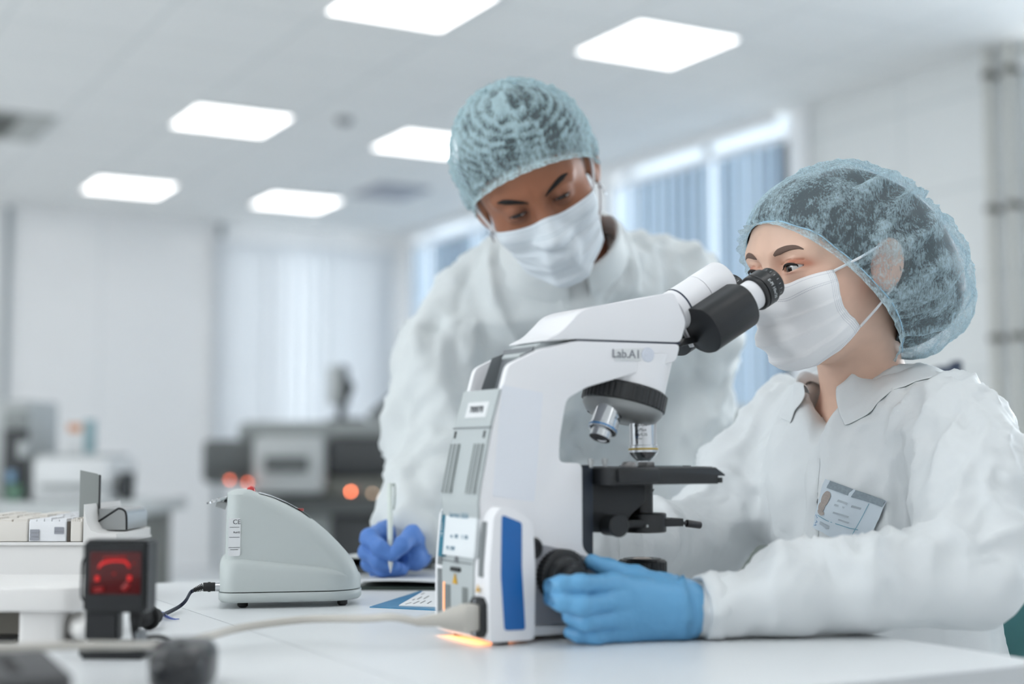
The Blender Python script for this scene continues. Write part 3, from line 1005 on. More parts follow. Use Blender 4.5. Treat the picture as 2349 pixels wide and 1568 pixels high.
def rear_slab(z0, z1, y0, y1, t, m, name, par=None, off=0.0, bev=.0015):
    n = 8
    a = [(rear_x(z0 + (z1 - z0) * k / n) - off - t, TABLE + z0 + (z1 - z0) * k / n) for k in range(n + 1)]
    b = [(rear_x(z0 + (z1 - z0) * k / n) - off, TABLE + z0 + (z1 - z0) * k / n) for k in range(n, -1, -1)]
    return MB().prism(a + b, (0, y0, 0), EX, EZ, EY, y1 - y0, bevel=bev, seg=2).build(name, m, par or mic)
rp = rear_slab(.118, .243, YC - .038, YC + .038, .0035, M_MICG, 'back_panel')
rear_slab(.2050, .2062, YC - .038, YC + .038, .0042, M_GREYD, 'panel_seam', rp, bev=.0001)
for s in (-1, 1):
    for k in range(5):
        yk = YC + s * (.017 + .0042 * k)
        rear_slab(.142, .190, yk - .0011, yk + .0011, .0055, M_RIB if k % 2 == 0 else M_MICG, 'vent_rib', rp, bev=.0002)
    rear_slab(.1955, .2025, YC + s * .031 - .0016, YC + s * .031 + .0016, .0042, M_BLACK, 'panel_screw', rp, bev=.0003)
sl = rear_slab(.2155, .231, YC - .026, YC + .018, .0042, mat('label_white', srgb(226, 228, 230)), 'asset_label', rp, bev=.0003)
sl['label'] = 'small white asset label with a number'
zt = .2232
text('label_lettering', '700078', .0095, (rear_x(zt) - .0046, YC - .004, TABLE + zt), (0, -1, 0), (.12, 0, 1), M_INK, sl)

# lamp house at the back, wider than the arm
lh = [(.634, TABLE + .004), (.6335, TABLE + .07), (.638, TABLE + .122), (.646, TABLE + .131), (.662, TABLE + .126), (.6815, TABLE + .114), (.684, TABLE + .07), (.683, TABLE + .004)]
house = MB().prism(smooth_poly(lh, .005, 3), (0, 1.187, 0), EX, EZ, EY, .116, bevel=.008, seg=4).build('lamp_house', M_WHITE, mic)
bp = [mz(1152, 1180, 1.186), mz(1198, 1198, 1.186), mz(1198, 1300, 1.186), mz(1206, 1444, 1.186), mz(1158, 1446, 1.186), mz(1150, 1320, 1.186)]
bo = MB().prism(smooth_poly(bp, .003, 3), (0, 1.1862, 0), EX, EZ, EY, .002, bevel=.0005).build('blue_side_panel', M_BLUE, mic)
bo['label'] = 'glossy blue panel on the side of the lamp house'
bq = MB().prism(smooth_poly(bp, .003, 3), (0, 1.3018, 0), EX, EZ, EY, .002, bevel=.0005).build('blue_side_panel', M_BLUE, mic)


def hx(z):
    return float(np.interp(z, [.004, .07, .122, .131], [.634, .6335, .638, .646]))


def house_slab(z0, z1, y0, y1, t, m, name, par, off=0.0, bev=.0006):
    n = 6
    a = [(hx(z0 + (z1 - z0) * k / n) - off - t, TABLE + z0 + (z1 - z0) * k / n) for k in range(n + 1)]
    b = [(hx(z0 + (z1 - z0) * k / n) + .002, TABLE + z0 + (z1 - z0) * k / n) for k in range(n, -1, -1)]
    return MB().prism(a + b, (0, y0, 0), EX, EZ, EY, y1 - y0, bevel=bev, seg=2).build(name, m, par)
cpn = house_slab(.008, .118, 1.2165, 1.2835, .0022, M_MICG, 'rear_cover', mic, bev=.0008)
M_MESH = mat('mesh_grey', srgb(128, 133, 135), rough=.6, bump=.6, bscale=1800)
for y0, y1, z0, z1 in ((1.1985, 1.2075, .064, .116), (1.2865, 1.2955, .07, .114), (1.2865, 1.2955, .014, .066)):
    house_slab(z0, z1, y0, y1, .0012, M_MESH, 'vent_mesh', mic, bev=.0003)
for y0 in (1.2265, 1.2640):
    for k in range(4):
        house_slab(.022, .052, y0 + k * .003, y0 + k * .003 + .0016, .0034, M_RIB, 'vent_rib', cpn, bev=.0002)
lg = MB().box((hx(.03) - .0032, 1.2765, TABLE + .018), (hx(.03) - .0024, 1.2782, TABLE + .054)).build('lamp_glow', mat('lamp_orange', srgb(250, 170, 110), emit=(1.0, .42, .16, 1), estr=1.3), mic)
lg['label'] = 'orange lamp light shining through the vent'
house_slab(.0745, .0755, 1.219, 1.281, .0027, M_GREYD, 'cover_seam', cpn, bev=.0001)
MB().box((hx(.07) - .0045, 1.2417, TABLE + .066), (hx(.07) - .002, 1.2606, TABLE + .070), .0004).build('cover_latch', M_BLACK, cpn)
MB().prism([(1.247, TABLE + .074), (1.256, TABLE + .074), (1.2515, TABLE + .086)], (hx(.08) - .0034, 0, 0), EY, EZ, EX, .0012).build('lens_knob', M_GREYD, cpn)
M_YEL = mat('warning_yellow', srgb(214, 166, 44), rough=.5)
for yy, zz, s in ((1.2526, .054, .010), (1.2045, .050, .007)):
    MB().prism([(yy - s / 2, TABLE + zz), (yy + s / 2, TABLE + zz), (yy, TABLE + zz + s)], (hx(zz) - .0034, 0, 0), EY, EZ, EX, .0008).build('warning_sign', M_YEL, mic, smooth=False)
# service sticker over the top of the cover
st = MB()
ns = 8
zs = [.076 + (.1315 - .076) * k / ns for k in range(ns + 1)]
M_STICK = mat('sticker_white', srgb(228, 233, 236), rough=.6)
stk = house_slab(.081, .1300, 1.2085, 1.2755, .0048, M_STICK, 'service_sticker', mic, off=.0014, bev=.0002)
stk['label'] = 'white service sticker with a teal edge'
te = house_slab(.079, .1305, 1.2755, 1.2855, .0050, mat('sticker_teal', srgb(42, 116, 140), rough=.6), 'teal_strip', stk, off=.0014, bev=.0002)
text('sticker_lettering', 'SERVICE PARTNER', .0048, (hx(.105) - .0068, 1.2803, TABLE + .105), (0, 0, 1), (0, 1, 0), M_INKW, stk)
M_INKB = mat('ink_blue', srgb(120, 152, 172), rough=.7)
text('sticker_lettering', 'Service 2020', .0078, (hx(.12) - .0066, 1.246, TABLE + .1205), (0, -1, 0), (.07, 0, 1), M_INKB, stk)
text('sticker_lettering', 'nr.  102     5  120', .0052, (hx(.10) - .0066, 1.242, TABLE + .100), (0, -1, 0), (.05, 0, 1), M_INKB, stk)
text('sticker_lettering', 'M. 1107', .0055, (hx(.088) - .0066, 1.258, TABLE + .088), (0, -1, 0), (.03, 0, 1), M_INKB, stk)
# mains inlet, rear near corner
ip = [mz(1090, 1385, 1.2), mz(1100, 1366, 1.2), mz(1120, 1385, 1.2), mz(1124, 1440, 1.2), mz(1108, 1453, 1.2), mz(1092, 1440, 1.2)]
iz0, iz1 = TABLE + .008, TABLE + .0455
MB().prism([(1.191, iz0 + .006), (1.197, iz0), (1.211, iz0), (1.217, iz0 + .006), (1.217, iz1 - .006), (1.211, iz1), (1.197, iz1), (1.191, iz1 - .006)], (.6275, 0, 0), EY, EZ, EX, .009, bevel=.0012).build('power_inlet', M_BLACK, mic)
for z in (iz0 + .0035, iz1 - .0035):
    MB().cyl((.6268, 1.204, z), (.6285, 1.204, z), .002).build('inlet_screw', M_CHROME, mic)
MB().box((.650, 1.210, TABLE + .0045), (.92, 1.28, TABLE + .012)).build('bottom_plate', M_BLACK, mic)
for x_, y_ in ((.655, 1.205), (.655, 1.285), (.912, 1.225), (.912, 1.265)):
    MB().cyl((x_, y_, TABLE + .0002), (x_, y_, TABLE + .0125 if x_ > .9 else TABLE + .005), .008).build('foot', M_RUBBER, mic)
MB().box((.648, 1.210, TABLE + .0025), (.672, 1.290, TABLE + .0038)).build('lamp_glow', D.materials['lamp_orange'], mic)
lp = D.lights.new('microscope_lamp', 'AREA'); lp.shape = 'RECTANGLE'; lp.size = .02; lp.size_y = .085; lp.energy = .012; lp.color = (1.0, .36, .10)
lpo = D.objects.new('microscope_lamp', lp); COL.objects.link(lpo); lpo.location = (.640, 1.250, TABLE + .0032)

# side of the base: grey cover, light button, focus knobs
cov = [mz(1200, 1240, yn - .003), mz(1262, 1252, yn - .003), mz(1300, 1262, yn - .003), mz(1345, 1275, yn - .003), mz(1420, 1330, yn - .003), mz(1420, 1432, yn - .003), mz(1200, 1432, yn - .003)]
gr = MB().prism(smooth_poly(cov, .004, 3), (0, yn - .003, 0), EX, EZ, EY, .006, bevel=.001).build('side_cover', mat('cover_grey', srgb(150, 151, 158), rough=.5), mic)
MB().prism(smooth_poly([mz(1200, 1436, yn - .004), mz(1420, 1436, yn - .004), (mz(1420, 1440, yn)[0], TABLE + .0055), (mz(1200, 1440, yn)[0], TABLE + .0055)], .002, 2), (0, yn - .004, 0), EX, EZ, EY, .006, bevel=.001).build('base_skirt', M_WHITE, mic)
bx, bz = mz(1224, 1257, yn - .006)
MB().lathe([(.0085, 0), (.0105, .002), (.0105, .005), (.0085, .0065), (.0065, .0065), (.006, .0045), (0, .004)], (bx, yn - .001, bz), (0, -1, 0), 30).build('light_button', M_BLACK, mic)
kx, kz = mz(1300, 1322, 1.190)


def knurl(rad, h0, h1, p, axis, n, depth, bev=.0015):
    b = MB()
    M = frame(axis)
    p = Vector([float(v) for v in p])
    seg = n * 4
    rows = []
    for r_, h in ((rad * .86, h0), (rad - bev, h0 + .0003), (rad, h0 + bev), (rad, h1 - bev), (rad - bev, h1 - .0003), (rad * .8, h1)):
        row = []
        for i in range(seg):
            a = 2 * PI * i / seg
            rr = r_ - (depth if (i % 4) in (0,) else 0) * (1 if abs(r_ - rad) < bev * .5 else 0)
            row.append(p + M @ Vector((rr * math.cos(a), rr * math.sin(a), h)))
        rows.append(row)
    b.surf(rows, closed_v=True)
    t = bmesh.new(); t.faces.new([t.verts.new(v) for v in rows[-1]]); t.faces.new([t.verts.new(v) for v in rows[0][::-1]]); b.add(t)
    bmesh.ops.remove_doubles(b.bm, verts=b.bm.verts, dist=1e-6)
    bmesh.ops.recalc_face_normals(b.bm, faces=b.bm.faces)
    return b
for s in (-1, 1):
    y0 = YC + s * (YC - yn)
    ax = (0, s, 0)
    ck = knurl(.0262, 0, .016, (kx, y0, kz), ax, 36, .0012).build('coarse_focus_knob', M_BLACK, mic)
    MB().lathe([(.021, .016), (.019, .021), (.018, .024), (.0155, .0245)], (kx, y0, kz), ax, 36).build('knob_hub', M_BLACKM, ck)
    MB().lathe([(.0125, .0245), (.0125, .036), (.011, .0385), (.006, .039), (.005, .037), (0, .037)], (kx, y0, kz), ax, 30).build('fine_focus_knob', M_BLACK, mic)
# field lens
fx, fz = mz(1473, 1282, YC)
MB().cyl((fx, YC, TABLE + .040), (fx, YC, TABLE + .052), .024).build('field_lens_mount', M_WHITE, mic)
fr = knurl(.0258, 0, .0165, (fx, YC, fz - .0165), (0, 0, 1), 30, .0009, .0025).build('field_lens_ring', M_BLACK, mic)
MB().lathe([(.0205, .0), (.0195, .0012), (.0125, .0012), (.0115, .0004)], (fx, YC, fz), (0, 0, 1), 36).build('lens_rim', M_BLACKM, fr)
MB().lathe([(.0118, .0004), (.008, .0016), (.0001, .002)], (fx, YC, fz), (0, 0, 1), 30).build('field_lens', mat('lens_glass', srgb(70, 60, 55), rough=.05, emit=(1, .7, .5, 1), estr=.12), fr)

# head above the seam
hd = [mz(1238, 783, yn + .008), mz(1285, 762, yn), mz(1312, 735, yn), mz(1330, 714, yn), mz(1358, 703, yn), mz(1450, 688, yn), mz(1545, 669, yn), mz(1573, 738, yn), mz(1561, 785, yn), mz(1322, 777, yn)]
head = MB().prism(smooth_poly(hd, .006, 4), (0, yn - .0005, 0), EX, EZ, EY, 2 * (YC - yn) + .001, bevel=.0075, seg=4).build('tube_head', M_WHITE, mic, angle=40)
sm = [mz(1322, 777, yn), mz(1561, 785, yn), mz(1561, 789, yn), mz(1322, 781, yn)]
MB().prism(sm, (0, yn + .0005, 0), EX, EZ, EY, 2 * (YC - yn) - .001).build('head_seam', mat('seam_navy', srgb(34, 44, 66), rough=.6), mic, smooth=False)
gt = [mz(1206, 815, yn + .012), mz(1228, 793, yn + .012), mz(1246, 783, yn + .012), mz(1325, 777, yn + .012), mz(1325, 795, yn + .012), mz(1215, 822, yn + .012)]
MB().prism(smooth_poly(gt, .003, 3), (0, yn + .012, 0), EX, EZ, EY, 2 * (YC - yn) - .024, bevel=.002).build('grip_cover', M_MICG, mic)
sk = [mz(1152, 882, yn - .0004), mz(1246, 900, yn - .0004), mz(1226, 1150, yn - .0004), mz(1130, 1138, yn - .0004)]
MB().prism(smooth_poly(sk, .002, 2), (0, yn - .0004, 0), EX, EZ, EY, .0008).build('side_sticker', mat('sticker_bluish', srgb(235, 238, 245), rough=.4), mic, smooth=False)
# name plate on the side of the head
npx = [mz(1410, 800, yn), mz(1492, 798, yn), mz(1492, 828, yn), mz(1410, 826, yn)]
plq = MB().prism(smooth_poly(npx, .0015, 2), (0, yn - .0008, 0), EX, EZ, EY, .0015, bevel=.0003).build('name_plate', M_WHITE2, mic)
tx, tz = mz(1437, 812, yn - .001)
text('name_lettering', 'Lab.A1', .0125, (tx, yn - .0011, tz), (1, 0, 0), (0, 0, 1), mat('ink_grey', srgb(128, 132, 140), rough=.6), plq)
cx_, cz_ = mz(1486, 814, yn - .001)
MB().lathe([(.0078, 0), (.0078, .0016), (.0068, .0024), (0, .0026)], (cx_, yn - .0002, cz_), (0, -1, 0), 30).build('cap_button', mat('button_lilac', srgb(216, 221, 232), rough=.35), plq)

# nosepiece
nax = Vector((-math.sin(math.radians(14)), 0, -math.cos(math.radians(14))))        # pointing down and back
ncx, ncz = mz(1432, 915, YC)
NC = Vector((ncx, YC, ncz))
up_ = -nax
# white housing between the head and the turret
b = MB()
rows = []
topz = TABLE + .283
for k in range(9):
    t = k / 8
    row = []
    for i in range(40):
        a = 2 * PI * i / 40
        base = NC + up_ * .012 + frame(up_, (0, 1, 0)) @ Vector((.0405 * math.cos(a), .0405 * math.sin(a), 0))
        tx_ = Vector((ncx + .004 + .0405 * (base.x - NC.x) / .0405 * 1.02, YC + (base.y - YC) * 1.0, topz - .001 * 0))
        p = base.lerp(Vector((base.x + (.012 if base.x > ncx else .004), base.y, topz)), t)
        row.append(p)
    rows.append(row)
b.surf(rows, closed_v=True)
bmesh.ops.recalc_face_normals(b.bm, faces=b.bm.faces)
b.build('nosepiece_housing', M_WHITE, mic)
tur = knurl(.0445, 0, .0185, NC + up_ * .0105, nax, 44, .0010, .0012).build('nosepiece_ring', M_BLACKM, mic)
MB().lathe([(.0425, .0), (.042, .004), (.037, .011), (.030, .015), (0, .016)], NC + nax * .0075, nax, 48).build('turret', mat('turret_grey', srgb(150, 152, 152), rough=.35, metal=.4), mic)
tf = frame(nax, (0, 1, 0))


def objective(k, az, length, band, txts, seal=False):
    rad = Vector((math.cos(az), math.sin(az), 0))
    # radial direction in the plane of the turret
    e_front = (EX - nax * EX.dot(nax)).normalized(); e_side = EY
    rd_ = e_front * rad.x + e_side * rad.y
    p = NC + nax * .0165 + rd_ * .0255
    ax = (nax * math.cos(math.radians(14)) + rd_ * math.sin(math.radians(14))).normalized()
    o = MB()
    L = length
    if seal:
        o.lathe([(.0105, 0), (.0105, .004), (.009, .006), (0, .006)], p, ax, 30)
        return o.build('objective_port_cap', M_BLACK, mic)
    if L > .04:
        o.lathe([(.0118, -.004), (.0118, 0), (.0128, .0006), (.0128, .026), (.0138, .0266), (.0138, .0335), (.0128, .0345), (.0122, .036), (.0062, .0425), (.0062, .0455), (.0054, .046), (.0054, .0485), (.0035, .0495), (0, .0492)], p, ax, 40, sx=1.12, sy=1.12)
    else:
        o.lathe([(.0118, -.004), (.0118, 0), (.0128, .0006), (.0128, .020), (.0134, .0206), (.0134, .0255), (.0128, .026), (.0100, .0266), (.0100, .0345), (.0092, .035), (.007, .035), (.006, .0335), (0, .033)], p, ax, 40, sx=1.12, sy=1.12)
    ob = o.build('objective', M_CHROME, mic, angle=30)
    h = .0292 if L > .04 else .0225
    rr = (.01385 if L > .04 else .01345) * 1.12
    MB().lathe([(rr, h), (rr + .0001, h + .0003), (rr + .0001, h + .0018), (rr, h + .002)], p, ax, 40, cap=False).build('colour_band', band, ob)
    view = Vector((-.4848, -.8746, 0)); nrm = (view - ax * view.dot(ax)).normalized()
    for i, (tt, hh_, sz, sh) in enumerate(txts):
        n2 = (Matrix.Rotation(sh, 3, ax) @ nrm)
        right = (-ax).cross(n2).normalized()
        text('objective_lettering', tt, sz, p + ax * hh_ + n2 * .01450, right, -ax, M_INK, ob, .0001, bend=.0145)
    return ob
M_BY = mat('band_yellow', srgb(198, 168, 62), rough=.35, metal=.3)
M_BB = mat('band_blue', srgb(52, 122, 178), rough=.35, metal=.3)
objective(0, math.radians(-8), .049, M_BY, [('ZEISS', .0045, .0062, .25), ('A-Plan', .0105, .0046, .25), ('10x/0,25', .0155, .004, .25), ('\u221e/-', .0195, .0032, .25)])
objective(1, math.radians(-152), .035, M_BB, [('ZEISS', .006, .005, -.9), ('A-Plan', .0115, .0042, -.9)])
objective(3, math.radians(-222), .02, M_BB, [], True)

# binocular tube
bd = Vector((math.cos(math.radians(30)), 0, math.sin(math.radians(30))))
bu = Vector((-bd.z, 0, bd.x))
tx0, tz0 = mz(1558, 706, YC)
T0 = Vector((tx0, YC, tz0)) - bd * .012
MB().lathe([(.0225, 0), (.0225, .042), (.0222, .0424)], T0, bd, 44).build('main_tube', M_WHITE, mic)
MB().lathe([(.0228, .0), (.0228, .002)], T0 + bd * .010, bd, 44).build('tube_collar', mat('seam_navy', srgb(34, 44, 66)), mic)
# swinging body: rounded white body that carries both tubes
MB().lathe([(.0225, 0), (.0228, .0008), (.0228, .034), (.021, .037), (0, .038)], T0 + bd * .043, bd, 44).build('hinge_body', M_WHITE, mic)


def tube_side(s):
    yc = YC + s * .0315
    # eyepiece axis
    ex_, ez_ = mz(1763, 652, YC - .0315)
    E0 = Vector((ex_, yc, ez_)) - bd * .0005
    P0 = E0 - bd * .103
    # prism housing
    cs = [(-.024, -.021), (-.020, -.0275), (.012, -.0275), (.0215, -.020), (.0235, -.004), (.0235, .006), (.0205, .018), (.012, .0215), (-.010, .0205), (-.024, .019)]
    cs = [(x * 1.0, y * (1 if True else 1)) for x, y in cs]
    ey = EY * s
    # outline in (outward, up)
    out = smooth_poly([(-.030, -.022), (-.012, -.030), (.008, -.0285), (.021, -.018), (.0255, -.002), (.0225, .012), (.013, .0205), (-.004, .0235), (-.030, .0235)], .008, 4)
    hb = MB().prism(out, P0 + bd * .0, ey, bu, bd, .060, bevel=.0035, seg=3).build('prism_housing', M_BLACK, mic, angle=40)
    MB().prism([(-.033, -.020), (-.028, -.020), (-.028, .0245), (-.033, .0245)], P0 - bd * .002, ey, bu, bd, .058, bevel=.0008).build('housing_plate', M_WHITE, mic)
    MB().lathe([(.0168, .056), (.0168, .082)], P0, bd, 40).build('eyepiece_tube', M_WHITE, mic)
    ep = MB().lathe([(.0180, .0795), (.0195, .0800), (.0203, .0815), (.0203, .0835), (.0192, .0840), (.0192, .0850), (.0203, .0856), (.0203, .0985), (.0190, .1000), (.0172, .1003), (.0172, .1095), (.0166, .1105), (.0135, .1108), (.0125, .1095), (.0120, .1060)], P0, bd, 44).build('eyepiece', M_BLACKM, mic, angle=30)
    MB().lathe([(.0122, .1062), (.008, .1072), (.0001, .1075)], P0, bd, 30).build('eyepiece_lens', mat('lens_dark', srgb(30, 32, 40), rough=.05, coat=1), ep)
    view = Vector((-.4848, -.8746, .0)); nrm = (view - bd * view.dot(bd)).normalized()
    n2 = Matrix.Rotation(.35, 3, bd) @ nrm
    right = bd.cross(n2).normalized()
    # lettering runs round the ring
    text('eyepiece_lettering', 'E-PI 10x/20', .0052, P0 + bd * .0925 + n2 * .02035, -right if False else n2.cross(bd) * -1.0, bd, M_INKW, ep, .00008, bend=.02035)
    f = MB()
    for k in range(-4, 5):
        n3 = Matrix.Rotation(.35 + k * .33, 3, bd) @ nrm
        tt = bd.cross(n3).normalized()
        c = P0 + bd * .1048 + n3 * .01727
        f.poly([c - tt * .0002 - bd * .0014, c + tt * .0002 - bd * .0014, c + tt * .0002 + bd * .0014, c - tt * .0002 + bd * .0014])
    f.build('scale_marks', M_INKW, ep, smooth=False)
tube_side(-1); tube_side(1)
# dark lever under the binocular body
l0, l1 = mz(1560, 795, YC - .01), mz(1592, 772, YC - .01)
MB().prism([l0, mz(1568, 776, YC - .01), l1, mz(1600, 784, YC - .01)], (0, YC - .012, 0), EX, EZ, EY, .024, bevel=.001).build('tube_clamp', M_BLACKM, mic)

# stage
s0, s1 = (mz(1337, 1065, yn)[0] + .015, 0), mz(1664, 1085, 1.180)
xa_ = mz(1337, 1065, yn)[0]
MB().prism([(xa_ - .002, TABLE + .058), (xa_ + .014, TABLE + .068), (xa_ + .014, TABLE + .166), (xa_ + .011, TABLE + .169), (xa_ - .002, TABLE + .169)], (0, yn + .003, 0), EX, EZ, EY, 2 * (YC - yn) - .006, bevel=.001).build('stage_guide', mat('guide_navy', srgb(34, 42, 54), rough=.4), mic)
zt_, zb_ = TABLE + .1665, TABLE + .1495
stg = MB().prism([(s0[0], zt_ - .0005), (s0[0] + .008, zt_), (s1[0] - .012, zt_), (s1[0], zt_ - .0075), (s1[0], zt_ - .009), (s1[0] - .009, zt_ - .009), (s1[0] - .009, zb_), (s0[0], zb_)], (0, 1.180, 0), EX, EZ, EY, .135, bevel=.0008, seg=2).build('stage', M_BLACKM, mic)
MB().box((.786 + DX, 1.195, zt_), (.918 + DX, 1.300, zt_ + .0006)).build('stage_plate', mat('stage_top', srgb(60, 60, 62), rough=.25, metal=.3), stg)
MB().box((.790 + DX, 1.174, zb_ + .002), (.838 + DX, 1.187, zt_ - .001), .002).build('slide_carrier', M_BLACK, stg)
MB().box((s1[0] - .008, 1.181, zb_ + .001), (s1[0] - .0025, 1.310, zb_ + .0065), .0008).build('stage_rail', M_BLACK, stg)
for px, r_, h in ((1356, .0032, .009), (1388, .0032, .009)):
    x_, z_ = mz(px, 1062, 1.205)
    MB().cyl((x_, 1.205, zt_), (x_, 1.205, zt_ + h), r_ * .7).cyl((x_, 1.205, zt_ + h * .45), (x_, 1.205, zt_ + h), r_).build('clip_screw', M_STEEL, stg)
x_, _ = mz(1443, 1062, 1.205)
MB().lathe([(.0085, 0), (.0080, .003), (.0060, .0055), (.0, .006)], (x_, 1.205, zt_), (0, 0, 1), 24, sx=1.0).build('slide_clip', mat('clip_grey', srgb(120, 118, 118), rough=.35, metal=.7), stg)
x_, _ = mz(1487, 1062, 1.215)
MB().box((x_ - .005, 1.210, zt_), (x_ + .005, 1.227, zt_ + .0055), .001).build('slide_holder', mat('clip_grey', srgb(120, 118, 118)), stg)
tag(MB().box((.842 + DX, 1.229, zt_ + .0007), (.916 + DX, 1.255, zt_ + .0018)).build('microscope_slide', mat('slide_glass', srgb(220, 228, 230), rough=.05, trans=.9), smooth=False), 'glass specimen slide lying on the black stage', 'slide')
# bracket, stage focus, condenser
yb_ = YC - .030
br = [(.768 + DX, TABLE + .168), (.786 + DX, TABLE + .166), (.786 + DX, zb_), mz(1481, 1106, yb_), mz(1481, 1150, yb_), mz(1446, 1182, yb_), mz(1425, 1222, yb_), mz(1352, 1220, yb_), (.775 + DX, TABLE + .068), (.768 + DX, TABLE + .06)]
MB().prism(smooth_poly(br, .003, 2), (0, YC - .030, 0), EX, EZ, EY, .06, bevel=.0015).build('stage_bracket', M_BLACK, mic)
x_, z_ = mz(1418, 1205, 1.197)
MB().lathe([(.0115, 0), (.0115, .002), (.0105, .0028), (0, .003)], (x_, 1.197, z_), (0, -1, 0), 36).cyl((x_, 1.217, z_), (x_, 1.1975, z_), .0108).build('condenser_knob', M_BLACK, mic)
cdx = fx
MB().cyl((cdx, YC, TABLE + .118), (cdx, YC, zb_ + .001), .0118).lathe([(.0135, .0), (.0118, .004)], (cdx, YC, zb_ - .006), (0, 0, -1), 30).build('condenser_top', M_BLACKM, mic)
MB().lathe([(.0220, 0), (.0232, .001), (.0232, .019), (.0220, .020), (.010, .0205)], (cdx + .003, YC, TABLE + .0985), (0, 0, 1), 44).build('condenser', M_BLACKM, mic)
MB().cyl((cdx - .008, YC - .018, TABLE + .106), (cdx - .008, YC - .0218, TABLE + .106), .0015).build('condenser_screw', M_STEEL, mic)
za, zb2 = mz(1500, 1188, YC)[1], mz(1500, 1206, YC)[1]
MB().prism(smooth_poly([(.79 + DX, YC - .019), (.905 + DX, YC - .019), (.905 + DX, YC + .019), (.79 + DX, YC + .019)], .004, 3), (0, 0, zb2), EX, EY, EZ, za - zb2, bevel=.0008).build('condenser_carrier', M_BLACK, mic)
la, lb_ = mz(1548, 1196, YC - .012), mz(1606, 1204, YC - .012)
A_, B_2 = Vector((la[0], YC - .012, la[1])), Vector((lb_[0], YC - .012, lb_[1]))
dl = (B_2 - A_).normalized()
MB().cyl(A_ - dl * .004, B_2 - dl * .016, .0018).cyl(B_2 - dl * .018, B_2, .0040, bevel=.0006).cyl(A_ - dl * .005, A_ + dl * .001, .0035).build('condenser_lever', mat('lever_dark_steel', srgb(70, 70, 72), rough=.3, metal=.7), mic)
MB().cyl(B_2 - dl * .0002, B_2 + dl * .0003, .0032).build('lever_tip', M_CHROME, mic)

# mains cable
M_CAB = mat('cable_beige', srgb(200, 196, 188), rough=.5)
mc = empty('mains_cable', onz(640, 1424, TABLE), 'thick beige mains cable plugged into the microscope and crossing the table', 'cable')
pz_ = TABLE + .0268
MB().box((.612, 1.1945, pz_ - .0125), (.629, 1.2135, pz_ + .0125), .003).lathe([(.0125, 0), (.0105, .012), (.0062, .024), (.0048, .040), (.004, .046)], (.614, 1.204, pz_), (-1, .10, -.03), 24, sx=.85).build('connector', M_CAB, mc)
cpath = [np.array([.5695, 1.2087, pz_ - .0014]), at(900, 1415, 1.33), at(840, 1418, 1.345), at(700, 1420, 1.37), at(560, 1438, 1.34), at(480, 1458, 1.28), at(400, 1475, 1.22), at(300, 1480, 1.17), at(200, 1480, 1.14), at(0, 1486, 1.11), at(-200, 1495, 1.07)]
MB().tube(cpath, .0036, 12, sub=8).build('cable', M_CAB, mc, angle=180)
# ------------------------------------------------------------------ background of the laboratory
BR, BF = Vector([float(v) for v in XR]), Vector([float(v) for v in YR])


def bpt(px, d, z):
    p = at(px, 1040, d)
    return Vector((float(p[0]), float(p[1]), z))


def zpx(py, d):
    return float(at(CX, py, d)[2])


def bbox(px0, px1, y0, y1, d, depth, name, m, par, bev=.004, dd=0.0, zb=None):
    """box whose near face spans these columns and rows at distance d; axes follow the room"""
    a, b = bpt(px0, d + dd, 0), bpt(px1, d + dd, 0)
    ex = (b - a).normalized(); ey = Vector((-ex.y, ex.x, 0)); L = (b - a).length
    z1, z0 = zpx(y0, d + dd), max(0.0, zpx(y1, d + dd))
    if zb is not None: z0 = zb
    return MB().prism([(0, 0), (L, 0), (L, depth), (0, depth)], Vector((a.x, a.y, z0)), ex, ey, EZ, z1 - z0, bevel=bev, seg=2).build(name, m, par)


# ------------------------------------------------------------------ implicit surfaces for bodies, garments and gloves
A3 = lambda v: np.array([float(c) for c in v])


def cap1(P, a, b, ra, rb):
    a, b = A3(a), A3(b)
    ab = b - a
    t = np.clip(((P - a) @ ab) / max(ab @ ab, 1e-12), 0, 1)
    return np.linalg.norm(P - a - t[:, None] * ab, axis=1) - (ra + (rb - ra) * t)


def ell(P, c, r, R=None):
    q = P - A3(c)
    if R is not None: q = q @ R
    r = np.array(r, float)
    k0 = np.linalg.norm(q / r, axis=1)
    k1 = np.linalg.norm(q / (r * r), axis=1)
    return np.where(k1 > 1e-9, k0 * (k0 - 1.0) / np.maximum(k1, 1e-9), -r.min())


def smin(a, b, k):
    h = np.clip(0.5 + 0.5 * (b - a) / k, 0, 1)
    return b + (a - b) * h - k * h * (1 - h)


def smax(a, b, k):
    return -smin(-a, -b, k)


def chain(P, pts, rad, k=.01):
    d = None
    for i in range(len(pts) - 1):
        e = cap1(P, pts[i], pts[i + 1], rad[i], rad[i + 1])
        d = e if d is None else smin(d, e, k)
    return d


def vnoise(P, seed=0):
    """smooth value noise in [0,1]"""
    P = np.asarray(P, float)
    i = np.floor(P).astype(np.int64)
    f = P - i
    f = f * f * f * (f * (f * 6 - 15) + 10)
    def h(x, y, z):
        n = (x * 374761393 + y * 668265263 + z * 2147483647 + seed * 974711) & 0xFFFFFFFF
        n = ((n ^ (n >> 13)) * 1274126177) & 0xFFFFFFFF
        n = ((n ^ (n >> 16)) * 2246822519) & 0xFFFFFFFF
        return ((n ^ (n >> 15)) & 0xFFFFFF) / float(0xFFFFFF)
    x, y, z = i.T
    o = 0
    for dx_ in (0, 1):
        wx = f[:, 0] if dx_ else 1 - f[:, 0]
        for dy_ in (0, 1):
            wy = f[:, 1] if dy_ else 1 - f[:, 1]
            for dz_ in (0, 1):
                wz = f[:, 2] if dz_ else 1 - f[:, 2]
                o = o + wx * wy * wz * h(x + dx_, y + dy_, z + dz_)
    return o


